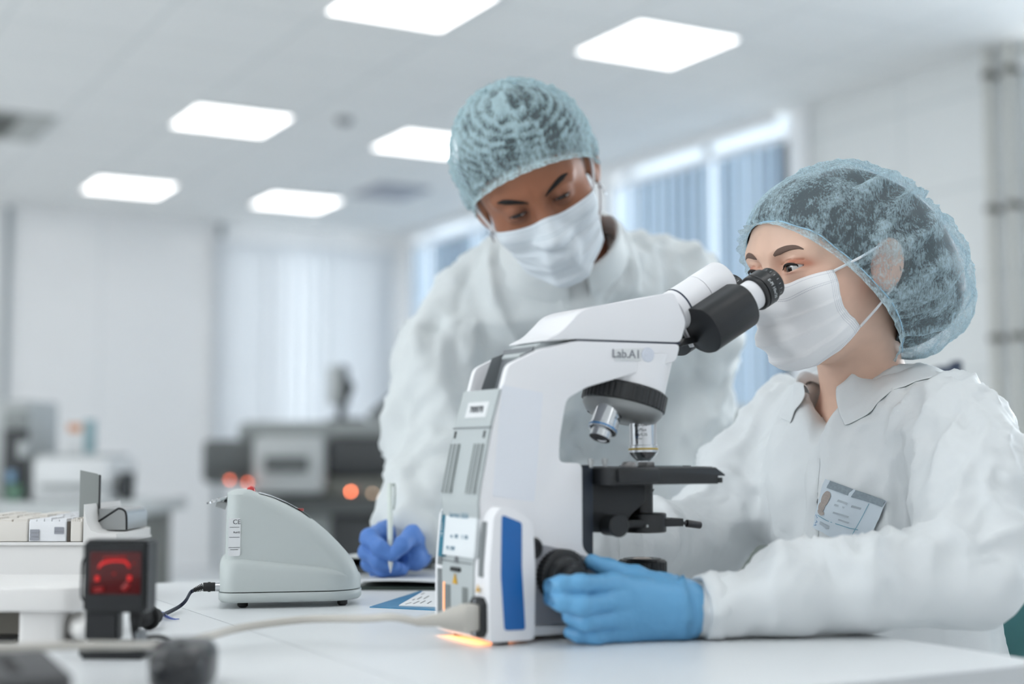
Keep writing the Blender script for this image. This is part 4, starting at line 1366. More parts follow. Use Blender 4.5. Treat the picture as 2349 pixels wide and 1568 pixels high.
def ridge(P, seed=0, sharp=2.0):
    n = vnoise(P, seed) * .65 + vnoise(P * 2.03 + 7.1, seed + 5) * .35
    return (1 - np.clip(np.abs(n - .5) * 4.2, 0, 1)) ** sharp


def surface_nets(V, xs, ys, zs):
    S = V < 0
    nx, ny, nz = V.shape
    cnt = np.zeros((nx - 1, ny - 1, nz - 1), np.int8)
    for a in (0, 1):
        for b in (0, 1):
            for c in (0, 1):
                cnt += S[a:nx - 1 + a, b:ny - 1 + b, c:nz - 1 + c]
    act = (cnt > 0) & (cnt < 8)
    I = np.argwhere(act)
    idx = np.full(cnt.shape, -1, np.int64)
    idx[act] = np.arange(len(I))
    acc = np.zeros((len(I), 3)); num = np.zeros(len(I))
    corners = [(a, b, c) for a in (0, 1) for b in (0, 1) for c in (0, 1)]
    G = (xs, ys, zs)
    def pos(off):
        return np.stack([G[k][I[:, k] + off[k]] for k in range(3)], 1)
    for p in corners:
        for ax in range(3):
            if p[ax]: continue
            q = list(p); q[ax] = 1
            v0 = V[I[:, 0] + p[0], I[:, 1] + p[1], I[:, 2] + p[2]]
            v1 = V[I[:, 0] + q[0], I[:, 1] + q[1], I[:, 2] + q[2]]
            m = (v0 < 0) != (v1 < 0)
            t = np.where(m, v0 / np.where(m, v0 - v1, 1), 0)
            a, b = pos(p), pos(q)
            acc += np.where(m[:, None], a + (b - a) * t[:, None], 0)
            num += m
    verts = acc / num[:, None]
    faces = []
    for ax in range(3):
        u, w_ = (ax + 1) % 3, (ax + 2) % 3
        sl0 = [slice(None)] * 3; sl1 = [slice(None)] * 3
        sl0[ax] = slice(0, -1); sl1[ax] = slice(1, None)
        s0, s1 = S[tuple(sl0)], S[tuple(sl1)]
        E = np.argwhere(s0 != s1)
        ok = (E[:, u] > 0) & (E[:, w_] > 0) & (E[:, u] < V.shape[u] - 1) & (E[:, w_] < V.shape[w_] - 1)
        E = E[ok]
        flip = s0[tuple(E.T)]
        q = []
        for du, dw in ((-1, -1), (0, -1), (0, 0), (-1, 0)):
            e = E.copy(); e[:, u] += du; e[:, w_] += dw
            q.append(idx[tuple(e.T)])
        q = np.stack(q, 1)
        q[~flip] = q[~flip][:, ::-1]
        faces.append(q)
    return verts, np.concatenate(faces)


def eval_chunks(fn, P, n=150000):
    return np.concatenate([fn(P[i:i + n]) for i in range(0, len(P), n)]) if len(P) else np.zeros(0)


def grad(fn, P, e=4e-4):
    g = np.stack([eval_chunks(fn, P + np.eye(3)[k] * e) - eval_chunks(fn, P - np.eye(3)[k] * e) for k in range(3)], 1)
    return g / np.maximum(np.linalg.norm(g, axis=1, keepdims=True), 1e-9)


def lines(lo, hi, h, fine=()):
    """grid coordinates with finer spacing inside the given (a, b, h) ranges"""
    out = [lo]
    while out[-1] < hi:
        s = h
        for a, b, hf in fine:
            if a - 1e-9 <= out[-1] < b: s = min(s, hf)
            elif out[-1] < a < out[-1] + s: s = max(hf, a - out[-1])
        out.append(out[-1] + s)
    return np.array(out)


def mesh_sdf(fn, xs, ys, zs, B=6, proj=2, slack=1.6):
    V = np.ones((len(xs), len(ys), len(zs)), np.float32)
    def blocks(g):
        st = list(range(0, len(g), B))
        return [(s, min(s + B, len(g))) for s in st]
    bx_, by_, bz_ = blocks(xs), blocks(ys), blocks(zs)
    cen, half, ref = [], [], []
    for a in bx_:
        for b in by_:
            for c in bz_:
                l = np.array([xs[a[0]], ys[b[0]], zs[c[0]]]); h_ = np.array([xs[a[1] - 1], ys[b[1] - 1], zs[c[1] - 1]])
                cen.append((l + h_) / 2); half.append(np.linalg.norm(h_ - l) / 2); ref.append((a, b, c))
    cen = np.array(cen); half = np.array(half)
    d = eval_chunks(fn, cen)
    pts, where = [], []
    for k, (a, b, c) in enumerate(ref):
        if abs(d[k]) > half[k] * slack + .012:
            V[a[0]:a[1], b[0]:b[1], c[0]:c[1]] = d[k]
        else:
            gx, gy, gz = np.meshgrid(xs[a[0]:a[1]], ys[b[0]:b[1]], zs[c[0]:c[1]], indexing='ij')
            pts.append(np.stack([gx, gy, gz], -1).reshape(-1, 3)); where.append((a, b, c))
    if pts:
        n = [len(p) for p in pts]
        val = eval_chunks(fn, np.concatenate(pts))
        o = 0
        for (a, b, c), m in zip(where, n):
            V[a[0]:a[1], b[0]:b[1], c[0]:c[1]] = val[o:o + m].reshape(a[1] - a[0], b[1] - b[0], c[1] - c[0])
            o += m
    v, f = surface_nets(V, xs, ys, zs)
    for _ in range(proj):
        dd = eval_chunks(fn, v)
        v = v - grad(fn, v) * np.clip(dd, -.004, .004)[:, None] * .9
    return v, f


def to_mesh(name, v, f):
    me = D.meshes.new(name)
    me.vertices.add(len(v)); me.vertices.foreach_set('co', np.asarray(v, np.float32).ravel())
    f = np.asarray(f)
    me.loops.add(f.size); me.loops.foreach_set('vertex_index', f.ravel().astype(np.int32))
    me.polygons.add(len(f))
    me.polygons.foreach_set('loop_start', np.arange(0, f.size, f.shape[1], dtype=np.int32))
    me.update(calc_edges=True); me.validate()
    return me


def vcolor(me, name, col):
    a = me.attributes.new(name, 'FLOAT_COLOR', 'POINT')
    a.data.foreach_set('color', np.asarray(col, np.float32).ravel())


def hit(fn, px, py, t0=.9, t1=3.2, off=0.0):
    r = ray(px, py); r = r / np.linalg.norm(r)
    t = t0
    for _ in range(120):
        dd = float(fn((EYE + r * t)[None])[0]) - off
        if dd < 4e-4: return EYE + r * t
        t += max(dd * .7, 3e-4)
        if t > t1: return None
    return EYE + r * t


def onto(fn, p, off=0.0, it=6):
    p = np.atleast_2d(np.asarray(p, float)).copy()
    for _ in range(it):
        p = p - grad(fn, p) * ((fn(p) - off) * .9)[:, None]
    return p


def rot_from(f, u=(0, 0, 1)):
    f = np.array(f, float); f /= np.linalg.norm(f)
    l = np.cross(u, f); l /= np.linalg.norm(l)
    return np.array([f, l, np.cross(f, l)]).T


class HeadFrame:
    def __init__(self, az, pitch, roll, C, s):
        a, p, r = np.radians(az), np.radians(pitch), np.radians(roll)
        R = rot_from((np.cos(a) * np.cos(p), np.sin(a) * np.cos(p), -np.sin(p)))
        c, n = np.cos(r), np.sin(r)
        self.R = R @ np.array([[1, 0, 0], [0, c, -n], [0, n, c]])
        self.C, self.s = np.array(C, float), s

    def w(self, p):
        return self.C + self.s * (np.asarray(p, float) @ self.R.T)

    def l(self, P):
        return (P - self.C) @ self.R / self.s


def both(P):
    Q = P.copy(); Q[:, 1] = np.abs(Q[:, 1]); return Q


def face_sdf(P, o):
    """head without neck; x forward, y left, z up, origin between the ear canals"""
    Q = both(P)
    d = ell(P, (-.014, 0, .036), (.097, .0765, .080))
    d = smin(d, ell(P, (.032, 0, .045), (.058, .064, .058)), .03)
    d = smin(d, ell(P, (.030, 0, -.022), (.060, .060, .072)), .03)
    cz = o.get('chin', -.100)
    d = smin(d, ell(P, (.028, 0, cz + .032), (.052, o.get('jaw', .047), .036)), .028)
    d = smin(d, cap1(P, (.068, -.008, cz + .012), (.068, .008, cz + .012), .0165, .0165), .02)
    d = smin(d, ell(Q, (.052, .044, -.020), (.030, .022, .022)), .022)
    d = smin(d, cap1(Q, (.0835, .012, .030), (.070, .047, .033), .009, .010), o.get('brow_k', .016))
    # eye sockets, nose
    d = smax(d, -ell(Q, (.099, .0305, .013), (.017, .021, .0125)), .014)
    d = smin(d, chain(P, [(.086, 0, .018), (.097, 0, -.006), (.110, 0, -.030)], (.0075, .0078, .0105), .01), .012)
    d = smin(d, ell(Q, (.099, .011, -.034), (.011, .008, .008)), .008)
    d = smin(d, cap1(P, (.091, -.014, -.062), (.091, .014, -.062), .008, .008), .012)
    # lids
    e = o['eye']
    lid = np.linalg.norm(Q - e, axis=1) - .0142
    d = smin(d, lid, .007)
    hgt, wid, tilt = o['slit']
    dy_, dz_ = Q[:, 1] - e[1], Q[:, 2] - (e[2] + o.get('slit_z', -.001))
    dz_ = dz_ - tilt * dy_
    upper = dz_ - hgt * np.clip(1 - (dy_ / wid) ** 2, -3, 1)
    lower = -dz_ - hgt * .72 * np.clip(1 - (dy_ / wid) ** 2, -3, 1)
    slit = np.maximum(np.maximum(upper, lower), (e[0] - .002) - Q[:, 0])
    d = smax(d, -slit, .0012)
    # crease over the lid
    crease = np.abs(dz_ - hgt * 1.25 - .0032 * np.clip(1 - (dy_ / (wid * 1.15)) ** 2, -2, 1)) - .0006
    d = smax(d, -np.maximum(np.maximum(crease, np.abs(dy_) - wid * 1.05), np.maximum(e[0] - Q[:, 0], np.abs(d) - .0012)), .001)
    # ears
    ca, sa = math.cos(-.25), math.sin(-.25)
    E_ = np.stack([(Q[:, 0] + .010) * ca - (Q[:, 2] - .001) * sa, Q[:, 1] - .0825 + (Q[:, 0] + .010) * .40, (Q[:, 0] + .010) * sa + (Q[:, 2] - .001) * ca], 1)
    ear = ell(E_, (0, 0, 0), (.0175, .0075, .031))
    if o.get('no_ear'): return d
    ear = smax(ear, -ell(E_, (.001, .008, .003), (.0105, .006, .020)), .004)
    ear = smin(ear, cap1(E_, (.004, .001, .010), (-.004, .003, -.010), .003, .0035), .004)
    d = smin(d, ear, .006)
    return d


def glove_sdf(P, o):
    d = None
    for pts, r in o['fingers']:
        e = chain(P, pts, r, .006)
        d = e if d is None else smin(d, e, o.get('fk', .0028))
    p = None
    for a, b, ra, rb in o['palm']:
        e = cap1(P, a, b, ra, rb)
        p = e if p is None else smin(p, e, .014)
    d = smin(d, p, .010)
    return d


def make_sdf_part(name, fn, lo, hi, h, m, parent, fine=((), (), ()), disp=None, color=None, angle=180, proj=2, post=None):
    xs, ys, zs = (lines(lo[k], hi[k], h, fine[k]) for k in range(3))
    v, f = mesh_sdf(fn, xs, ys, zs, proj=proj)
    if disp is not None:
        n = grad(fn, v, 1.5e-3)
        v = v + n * disp(v)[:, None]
    if post is not None: v = post(v)
    me = to_mesh(name, v, f)
    if color is not None: vcolor(me, 'tint', color(v))
    return finish(name, me, m, parent, True, angle)


def attr_skin(name, rough=.45, sub=.0, bump=.12):
    m = D.materials.new(name); m.use_nodes = True
    nt = m.node_tree; b = nt.nodes['Principled BSDF']
    a = nt.nodes.new('ShaderNodeAttribute'); a.attribute_name = 'tint'
    nt.links.new(a.outputs['Color'], b.inputs['Base Color'])
    b.inputs['Roughness'].default_value = rough
    b.inputs['Specular IOR Level'].default_value = .4
    if sub:
        b.inputs['Subsurface Weight'].default_value = sub
        b.inputs['Subsurface Radius'].default_value = (.008, .003, .0015)
        b.inputs['Subsurface Scale'].default_value = .6
    tc = nt.nodes.new('ShaderNodeTexCoord')
    n = nt.nodes.new('ShaderNodeTexNoise'); n.inputs['Scale'].default_value = 900; n.inputs['Detail'].default_value = 3
    bp = nt.nodes.new('ShaderNodeBump'); bp.inputs['Strength'].default_value = bump; bp.inputs['Distance'].default_value = .0006
    nt.links.new(tc.outputs['Object'], n.inputs['Vector']); nt.links.new(n.outputs['Fac'], bp.inputs['Height']); nt.links.new(bp.outputs['Normal'], b.inputs['Normal'])
    return m


def eyeball(parent, H, c, gaze, r, iris, name='eye'):
    """ball with white, iris and pupil as rings round the gaze direction"""
    t = bmesh.new()
    bmesh.ops.create_uvsphere(t, u_segments=32, v_segments=48, radius=r)
    g = Vector([float(v) for v in (H.R @ (np.array(gaze, float) / np.linalg.norm(gaze)))])
    M = Matrix.Translation(Vector([float(v) for v in H.w(c)])) @ frame(g).to_4x4()
    for f in t.faces:
        a = f.calc_center_median().normalized().z
        ang = math.degrees(math.acos(max(-1, min(1, a))))
        f.material_index = 2 if ang < 15 else (1 if ang < 35 else 0)
        f.smooth = True
    bmesh.ops.transform(t, matrix=M, verts=t.verts)
    me = D.meshes.new(name); t.to_mesh(me); t.free()
    return finish(name, me, [mat('eye_white', srgb(208, 204, 202), rough=.12, coat=.6), iris, mat('pupil', srgb(8, 8, 9), rough=.08, coat=.8)], parent, True, 180)


def front(o, yz):
    out = []
    for y, z in yz:
        x = .14
        for _ in range(80):
            x -= max(float(face_sdf(np.array([[x, y, z]]), o)[0]) * .6, 1e-5)
        out.append((x, y, z))
    return out


def strip(fn, pts, rad, flat, m, name, parent, off=.0004, n=40):
    """tapered band lying on a surface (brow, lash line)"""
    S_ = np.array(spline(pts, 10))
    S_ = onto(fn, S_, off, 2)
    nr = grad(fn, S_, 1e-3)
    R_ = np.interp(np.linspace(0, 1, len(S_)), np.linspace(0, 1, len(rad)), rad)
    G = []
    for i in range(len(S_)):
        tg = S_[min(i + 1, len(S_) - 1)] - S_[max(i - 1, 0)]; tg /= np.linalg.norm(tg) + 1e-9
        b_ = np.cross(nr[i], tg)
        G.append([S_[i] + b_ * R_[i] * math.cos(a) + nr[i] * R_[i] * flat * math.sin(a) for a in np.linspace(0, 2 * PI, 9)[:-1]])
    return MB().surf(G, closed_v=True).build(name, m, parent, angle=180)


def face_mask(H, ffn, o, m, parent):
    """pleated mask round the lower face: rays from inside the head meet the face, then the cloth stands off it"""
    nu, nv = 61, 49
    O_ = np.array(o.get('O', (.012, 0, -.052)))
    U, Vv = np.meshgrid(np.linspace(-1, 1, nu), np.linspace(0, 1, nv), indexing='ij')
    au = np.abs(U)
    el0, el1 = np.radians(o['top_mid']), np.radians(o['top_side'])
    eb0, eb1 = np.radians(o['bot_mid']), np.radians(o['bot_side'])
    wgt = au ** o.get('pw', 1.6)
    top = el0 + (el1 - el0) * wgt
    bot = eb0 + (eb1 - eb0) * au ** 2.2
    el = top + (bot - top) * Vv
    az = np.radians(o['az_top'] + (o['az_bot'] - o['az_top']) * Vv - o.get('pinch', 7) * np.sin(Vv * PI) ** 2) * U
    dirs = np.stack([np.cos(el) * np.cos(az), np.cos(el) * np.sin(az), np.sin(el)], -1).reshape(-1, 3)
    t = np.full(len(dirs), .19)
    for _ in range(60):
        dd = ffn(O_ + dirs * t[:, None])
        t = t - np.clip(dd * .8, -.01, .01)
        t = np.maximum(t, .03)
    t = t.reshape(U.shape)
    # smooth the depths so the cloth spans hollows
    for _ in range(6):
        tt = t.copy()
        tt[1:-1] = np.maximum(t[1:-1], (t[:-2] + t[2:]) / 2)
        tt[:, 1:-1] = np.maximum(tt[:, 1:-1], (t[:, :-2] + t[:, 2:]) / 2)
        t = t * .3 + tt * .7
    centre = np.clip(1 - au ** 2.5, 0, 1)
    off = .0022 + o.get('puff', .010) * centre * np.sin(np.clip(Vv * 1.06, 0, 1) * PI) ** .75
    s1 = 0
    for v0, w_, amp in o.get('pleats', ((.31, .035, .0058), (.50, .035, .0058), (.69, .035, .0048))):
        x = (Vv - v0 - o.get('pl_bend', .06) * (1 - centre)) / w_
        s1 = s1 + amp * (1 / (1 + np.exp(-np.clip(x, -9, 9) * 6))) * np.exp(-np.clip(x, 0, 99) * .45) * (.4 + .6 * centre)
    sd_ = o.get('seed', 1)
    wr = (ridge(np.stack([U * 2.2 + 3, Vv * 3.2, U * 0 + sd_], -1).reshape(-1, 3), sd_, 2.0).reshape(U.shape) - .3) * o.get('wr', .0016)
    r_ = t + off + s1 + wr * np.clip(Vv * 4, 0, 1)
    pts = O_ + dirs * r_.reshape(-1)[:, None]
    G = H.w(pts).reshape(nu, nv, 3)
    me_b = MB().surf(G)
    bm = me_b.bm
    uvl = bm.loops.layers.uv.new('cloth')
    bm.verts.ensure_lookup_table()
    for f in bm.faces:
        for l in f.loops:
            i, j = divmod(l.vert.index, nv)
            l[uvl].uv = (i / (nu - 1), j / (nv - 1))
    bmesh.ops.recalc_face_normals(bm, faces=bm.faces)
    ob = me_b.build('face_mask', m, parent, angle=180)
    md = ob.modifiers.new('thickness', 'SOLIDIFY'); md.thickness = .0012; md.offset = -1
    return ob, G


def mask_material(name, color, edge):
    m = mat(name, color, rough=.75, spec=.2, bump=.25, bscale=1500, bdist=.0004)
    nt = m.node_tree; b = nt.nodes['Principled BSDF']
    uv = nt.nodes.new('ShaderNodeUVMap'); uv.uv_map = 'cloth'
    sp = nt.nodes.new('ShaderNodeSeparateXYZ'); nt.links.new(uv.outputs[0], sp.inputs[0])
    def M(op, a, b_=None, c=None):
        n = nt.nodes.new('ShaderNodeMath'); n.operation = op
        for i, v in enumerate((a, b_, c)):
            if v is None: continue
            if isinstance(v, (int, float)): n.inputs[i].default_value = v
            else: nt.links.new(v, n.inputs[i])
        return n.outputs[0]
    u, v = sp.outputs[0], sp.outputs[1]
    def rows(coord, other, at_, n, wd):
        on = M('LESS_THAN', M('FRACT', M('MULTIPLY', other, n)), .5)
        acc = None
        for a in at_:
            k = M('MULTIPLY', M('LESS_THAN', M('ABSOLUTE', M('SUBTRACT', coord, a)), wd), on)
            acc = k if acc is None else M('MAXIMUM', acc, k)
        return acc
    e = M('MINIMUM', u, M('SUBTRACT', 1.0, u))
    d1 = rows(v, u, (.035, .135, .155), 110, .0045)
    d2 = rows(v, u, (.965, .945, .925), 110, .0045)
    d3 = rows(e, v, (.012, .024, .036, .048), 60, .0022)
    dots = M('MAXIMUM', M('MAXIMUM', d1, d2), d3)
    mx = nt.nodes.new('ShaderNodeMix'); mx.data_type = 'RGBA'
    mx.inputs['A'].default_value = color; mx.inputs['B'].default_value = edge
    nt.links.new(M('MULTIPLY', dots, .8), mx.inputs['Factor'])
    nt.links.new(mx.outputs['Result'], b.inputs['Base Color'])
    return m


def cap_material(name, color, clear=.5, fib=420):
    m = D.materials.new(name); m.use_nodes = True
    nt = m.node_tree
    for n in list(nt.nodes):
        if n.type != 'OUTPUT_MATERIAL': nt.nodes.remove(n)
    out = nt.nodes['Material Output']
    L = nt.links.new
    d = nt.nodes.new('ShaderNodeBsdfDiffuse'); d.inputs['Color'].default_value = color
    t = nt.nodes.new('ShaderNodeBsdfTranslucent'); t.inputs['Color'].default_value = color
    x = nt.nodes.new('ShaderNodeMixShader'); x.inputs[0].default_value = .35
    L(d.outputs[0], x.inputs[1]); L(t.outputs[0], x.inputs[2])
    tr = nt.nodes.new('ShaderNodeBsdfTransparent'); tr.inputs['Color'].default_value = (.93, .97, 1, 1)
    tc = nt.nodes.new('ShaderNodeTexCoord')
    mp = nt.nodes.new('ShaderNodeMapping'); mp.inputs['Scale'].default_value = (1, 1, .45)
    L(tc.outputs['Object'], mp.inputs['Vector'])
    n1 = nt.nodes.new('ShaderNodeTexNoise'); n1.inputs['Scale'].default_value = fib; n1.inputs['Detail'].default_value = 5; n1.inputs['Roughness'].default_value = .7
    n2 = nt.nodes.new('ShaderNodeTexNoise'); n2.inputs['Scale'].default_value = 46; n2.inputs['Detail'].default_value = 3; n2.inputs['Distortion'].default_value = 1.2
    L(mp.outputs[0], n1.inputs['Vector']); L(tc.outputs['Object'], n2.inputs['Vector'])
    a = nt.nodes.new('ShaderNodeAttribute'); a.attribute_name = 'gather'
    lw = nt.nodes.new('ShaderNodeLayerWeight'); lw.inputs['Blend'].default_value = .35
    def M(op, p, q):
        k = nt.nodes.new('ShaderNodeMath'); k.operation = op
        for i, v in enumerate((p, q)):
            if isinstance(v, (int, float)): k.inputs[i].default_value = v
            else: L(v, k.inputs[i])
        return k.outputs[0]
    s = M('ADD', M('MULTIPLY', M('SUBTRACT', n1.outputs['Fac'], .5), 2.1), M('MULTIPLY', M('SUBTRACT', n2.outputs['Fac'], .5), 1.3))
    s = M('ADD', s, 1 - clear)
    s = M('ADD', s, M('MULTIPLY', M('POWER', lw.outputs['Facing'], 2.2), .55))
    s = M('ADD', s, a.outputs['Fac'])
    s = M('MINIMUM', M('MAXIMUM', s, .17), .97)
    y = nt.nodes.new('ShaderNodeMixShader')
    L(s, y.inputs[0]); L(tr.outputs[0], y.inputs[1]); L(x.outputs[0], y.inputs[2])
    L(y.outputs[0], out.inputs[0])
    bp = nt.nodes.new('ShaderNodeBump'); bp.inputs['Strength'].default_value = .5; bp.inputs['Distance'].default_value = .0015
    L(n2.outputs['Fac'], bp.inputs['Height']); L(bp.outputs['Normal'], d.inputs['Normal'])
    return m


def bouffant(H, o, m, parent, name, hair=False):
    """dome of rings closing over the hair, open along the elastic edge"""
    F, N_ = np.array(o['front']), np.array(o['nape'])
    e1 = F - N_; Ln = np.linalg.norm(e1); e1 = e1 / Ln
    n = np.array([-e1[2], 0, e1[0]])
    C0 = (F + N_) / 2
    T = np.array(o['hair_rings'] if hair else o['rings'])      # h, shift, ra, rb
    nr, na = (70 if not hair else 40), (220 if not hair else 96)
    s = np.linspace(0, 1, nr) ** 1.0
    ts = np.linspace(0, 1, len(T))
    # smooth interpolation of the profile
    prof = np.array(spline([T[i] for i in range(len(T))], 12))
    pl = np.concatenate([[0], np.cumsum(np.linalg.norm(np.diff(prof[:, [0, 2]], axis=0), axis=1))]); pl /= pl[-1]
    PR = np.stack([np.interp(s, pl, prof[:, k]) for k in range(4)], 1)
    PR[-1, 2:] = 0; PR[:, 2:] = np.maximum(PR[:, 2:], 0)
    ph = np.linspace(0, 2 * PI, na, endpoint=False)
    G = np.zeros((nr, na, 3)); gat = np.zeros((nr, na))
    for i in range(nr):
        h, sh, ra, rb = PR[i]
        c, si = np.cos(ph), np.sin(ph)
        sag = o.get('sag', 0) * (s[i] * (1 - s[i]) * 4) * np.clip(-c, 0, 1)
        G[i] = C0 + n * h + e1 * sh + np.outer(c * (ra + sag), e1) + np.outer(si * rb, [0, 1, 0])
        gat[i] = np.exp(-s[i] / .03) * .22 + np.exp(-((s[i] - .05) / .012) ** 2) * .25
    # push every ring outside the head, pull it straight otherwise
    W = H.w(G.reshape(-1, 3))
    if not hair:
        cen = H.w(C0 + n * .04)
        out_ = W - cen; out_ /= np.linalg.norm(out_, axis=1, keepdims=True)
        loc = G.reshape(-1, 3)
        S2 = np.repeat(s, na); PH = np.tile(ph, nr)
        sd = o['seed']
        fr = 1 / (1 + np.exp((S2 - .10) * 60))               # 1 at the ruffle
        w1 = ridge(np.stack([np.cos(PH) * 3.6, np.sin(PH) * 3.6, S2 * 1.9 + sd], 1), sd, 1.6)
        w2 = ridge(np.stack([np.cos(PH) * 7 + 3, np.sin(PH) * 7, S2 * 6 + sd * 2], 1), sd + 3, 1.5)
        w3 = ridge(loc * 34 + sd, sd + 8, 1.5)
        gth = np.cos(PH * o['pleat_n'] + 2.2 * np.sin(3 * PH)) * np.exp(-S2 / .13)
        dz = (w1 - .35) * .0085 + (w2 - .3) * .0036 + (w3 - .3) * .0024 * np.clip(S2 * 6, 0, 1) + gth * .0016
        if o.get('accordion'):
            q = loc @ np.array(o['accordion'][0]) * o['accordion'][1]
            band = np.floor(loc[:, 1] * 50 + .35 * np.sin(q * .13))
            tri = np.abs(((q + band * .37 + vnoise(loc * 30, sd) * .7) % 1) - .5) * 2
            msk = np.clip((S2 - .10) * 9, 0, 1)
            dz = dz * .6 + (tri - .5) * .0048 * msk
            gat += ((tri - .42) * .85 * msk).reshape(nr, na)
        lip = np.sin(PH * o['pleat_n'] * .5) * .0022 * np.clip(1 - S2 / .045, 0, 1)
        W = W + out_ * (dz * np.clip(S2 * 14, .25, 1) + lip)[:, None]
        gat += ((w1 - .42) * .36 + (w2 - .4) * .24 + gth * .16).reshape(nr, na) * np.clip(s * 12, .3, 1)[:, None]
    fo = dict(o['face'], no_ear=hair)
    S2 = np.repeat(s, na)
    mg = .0035 if hair else np.where(S2 < .07, .0025, .0075)
    for _ in range(3):
        ql = H.l(W)
        dd = face_sdf(ql, fo)
        e_ = 1e-3
        gr = np.stack([face_sdf(ql + np.eye(3)[k] * e_, fo) - face_sdf(ql - np.eye(3)[k] * e_, fo) for k in range(3)], 1)
        gr /= np.maximum(np.linalg.norm(gr, axis=1, keepdims=True), 1e-9)
        W = W + (gr @ H.R.T) * (np.clip(mg - dd, 0, .03) * H.s)[:, None]
    G = W.reshape(nr, na, 3)
    idx = np.arange(nr * na).reshape(nr, na)
    f = np.stack([idx[:-1], np.roll(idx, -1, 1)[:-1], np.roll(idx, -1, 1)[1:], idx[1:]], -1).reshape(-1, 4)
    me = to_mesh(name, W, f)
    a = me.attributes.new('gather', 'FLOAT', 'POINT'); a.data.foreach_set('value', gat.ravel().astype(np.float32))
    ob = finish(name, me, m, parent, True, 180)
    return ob, G


def coat_disp(seed, big=.010, mid=.006, fine=.0016, sc=(9, 9, 4)):
    def f(P):
        wv = np.stack([vnoise(P * 4 + 11, seed), vnoise(P * 4 + 23, seed + 1), vnoise(P * 4 + 37, seed + 2)], 1) - .5
        Q = P + wv * .10
        a = ridge(Q * np.array(sc), seed + 3, 1.3) - .4
        b = ridge(Q * np.array([19, 19, 10]) + 5, seed + 4, 1.4) - .35
        c = ridge(Q * 40 + 9, seed + 6, 2.0) - .25
        return a * big + b * mid + c * fine
    return f


def onto_d(fn, disp, p, off=0.0, it=5):
    q = onto(fn, p, 0.0, it)
    return q + grad(fn, q, 1.5e-3) * (disp(q) + off)[:, None]


def collar(fn, cen, ang0, ang1, r0, width, m, parent, name, lift=.016, off=.004, n=56, taper=None, tilt=(0, 0, 1), disp=None):
    """sheet that leaves the neck line, folds over and lies on the shoulders"""
    G = []
    tz = np.array(tilt, float); tz /= np.linalg.norm(tz)
    xa = np.cross([0, 1, 0], tz); xa /= np.linalg.norm(xa); ya = np.cross(tz, xa)
    for i in range(n + 1):
        t = i / n
        a = math.radians(ang0 + (ang1 - ang0) * t)
        wd = width(t) if callable(width) else width
        rr = r0(t) if callable(r0) else r0
        dirv = xa * math.cos(a) + ya * math.sin(a)
        row = []
        p = np.array(cen) + dirv * rr
        base = onto_d(fn, disp, p, off)[0]
        lf = lift(t) if callable(lift) else lift
        row.append(base - dirv * .006 + tz * lf * .2)
        row.append(base - dirv * .004 + tz * lf)
        row.append(base + dirv * .003 + tz * lf * 1.25)
        steps = 9
        for k in range(1, steps + 1):
            q = base + dirv * (wd * k / steps)
            q = onto_d(fn, disp, q, off + .003 * (1 - k / steps))[0]
            if k <= 2: q = q + tz * lf * (.55 if k == 1 else .2)
            row.append(q)
        G.append(row)
    ob = MB().surf(G).build(name, m, parent, angle=180)
    md = ob.modifiers.new('thickness', 'SOLIDIFY'); md.thickness = .0014; md.offset = 1
    sb = ob.modifiers.new('smooth', 'SUBSURF'); sb.levels = 1; sb.render_levels = 1
    return ob
# ------------------------------------------------------------------ shared materials of the two people
def coat_mat(name, color, sc, dist):
    m = mat(name, color, rough=.55, spec=.3)
    nt = m.node_tree; b = nt.nodes['Principled BSDF']
    tc = nt.nodes.new('ShaderNodeTexCoord')
    prev = None
    for kind, scale, ds, st, det in (('RIDGED_MULTIFRACTAL', sc, dist, .9, 3), ('RIDGED_MULTIFRACTAL', sc * 3.4, dist * .3, .7, 4), ('FBM', 700, .0005, .2, 3)):
        n = nt.nodes.new('ShaderNodeTexNoise'); n.noise_type = kind
        n.inputs['Scale'].default_value = scale; n.inputs['Detail'].default_value = det; n.inputs['Distortion'].default_value = .6 if kind != 'FBM' else 0
        nt.links.new(tc.outputs['Object'], n.inputs['Vector'])
        bp = nt.nodes.new('ShaderNodeBump'); bp.inputs['Strength'].default_value = st; bp.inputs['Distance'].default_value = ds
        nt.links.new(n.outputs['Fac'], bp.inputs['Height'])
        if prev: nt.links.new(prev, bp.inputs['Normal'])
        prev = bp.outputs['Normal']
    nt.links.new(prev, b.inputs['Normal'])
    return m
M_COAT = coat_mat('coat_white', srgb(222, 226, 228), 7, .010)
M_COAT2 = coat_mat('coat_white_far', srgb(216, 221, 222), 6, .012)
M_GLOVE = mat('glove_blue', srgb(104, 166, 210), rough=.42, spec=.35, bump=.3, bscale=240, bdist=.0008)
M_GLOVE2 = mat('glove_violet_blue', srgb(92, 136, 208), rough=.5, spec=.3, bump=.3, bscale=240, bdist=.0008)
M_CAP = cap_material('cap_blue', srgb(200, 224, 233), clear=.63)
M_CAP2 = cap_material('cap_blue_far', srgb(196, 222, 228), clear=.48, fib=300)
M_HAIR = mat('hair_black', srgb(22, 22, 25), rough=.45, bump=.6, bscale=60, stretch=(1, 6, 1))
M_LOOP = mat('ear_loop', srgb(232, 233, 236), rough=.7)
M_BROW = mat('brow_dark', srgb(112, 90, 80), rough=.8)
M_BROW2 = mat('brow_black', srgb(22, 18, 17), rough=.8)
M_IRIS = mat('iris_brown', srgb(32, 21, 17), rough=.1, coat=.7)
M_MASKW = mask_material('mask_white', srgb(248, 248, 250), srgb(190, 192, 202))
M_MASKB = mask_material('mask_pale', srgb(218, 225, 231), srgb(176, 190, 198))
M_SKIN = attr_skin('skin_light', .42)
M_SKIN2 = attr_skin('skin_brown', .48)
M_TROU = mat('trousers_white', srgb(214, 218, 220), rough=.8)
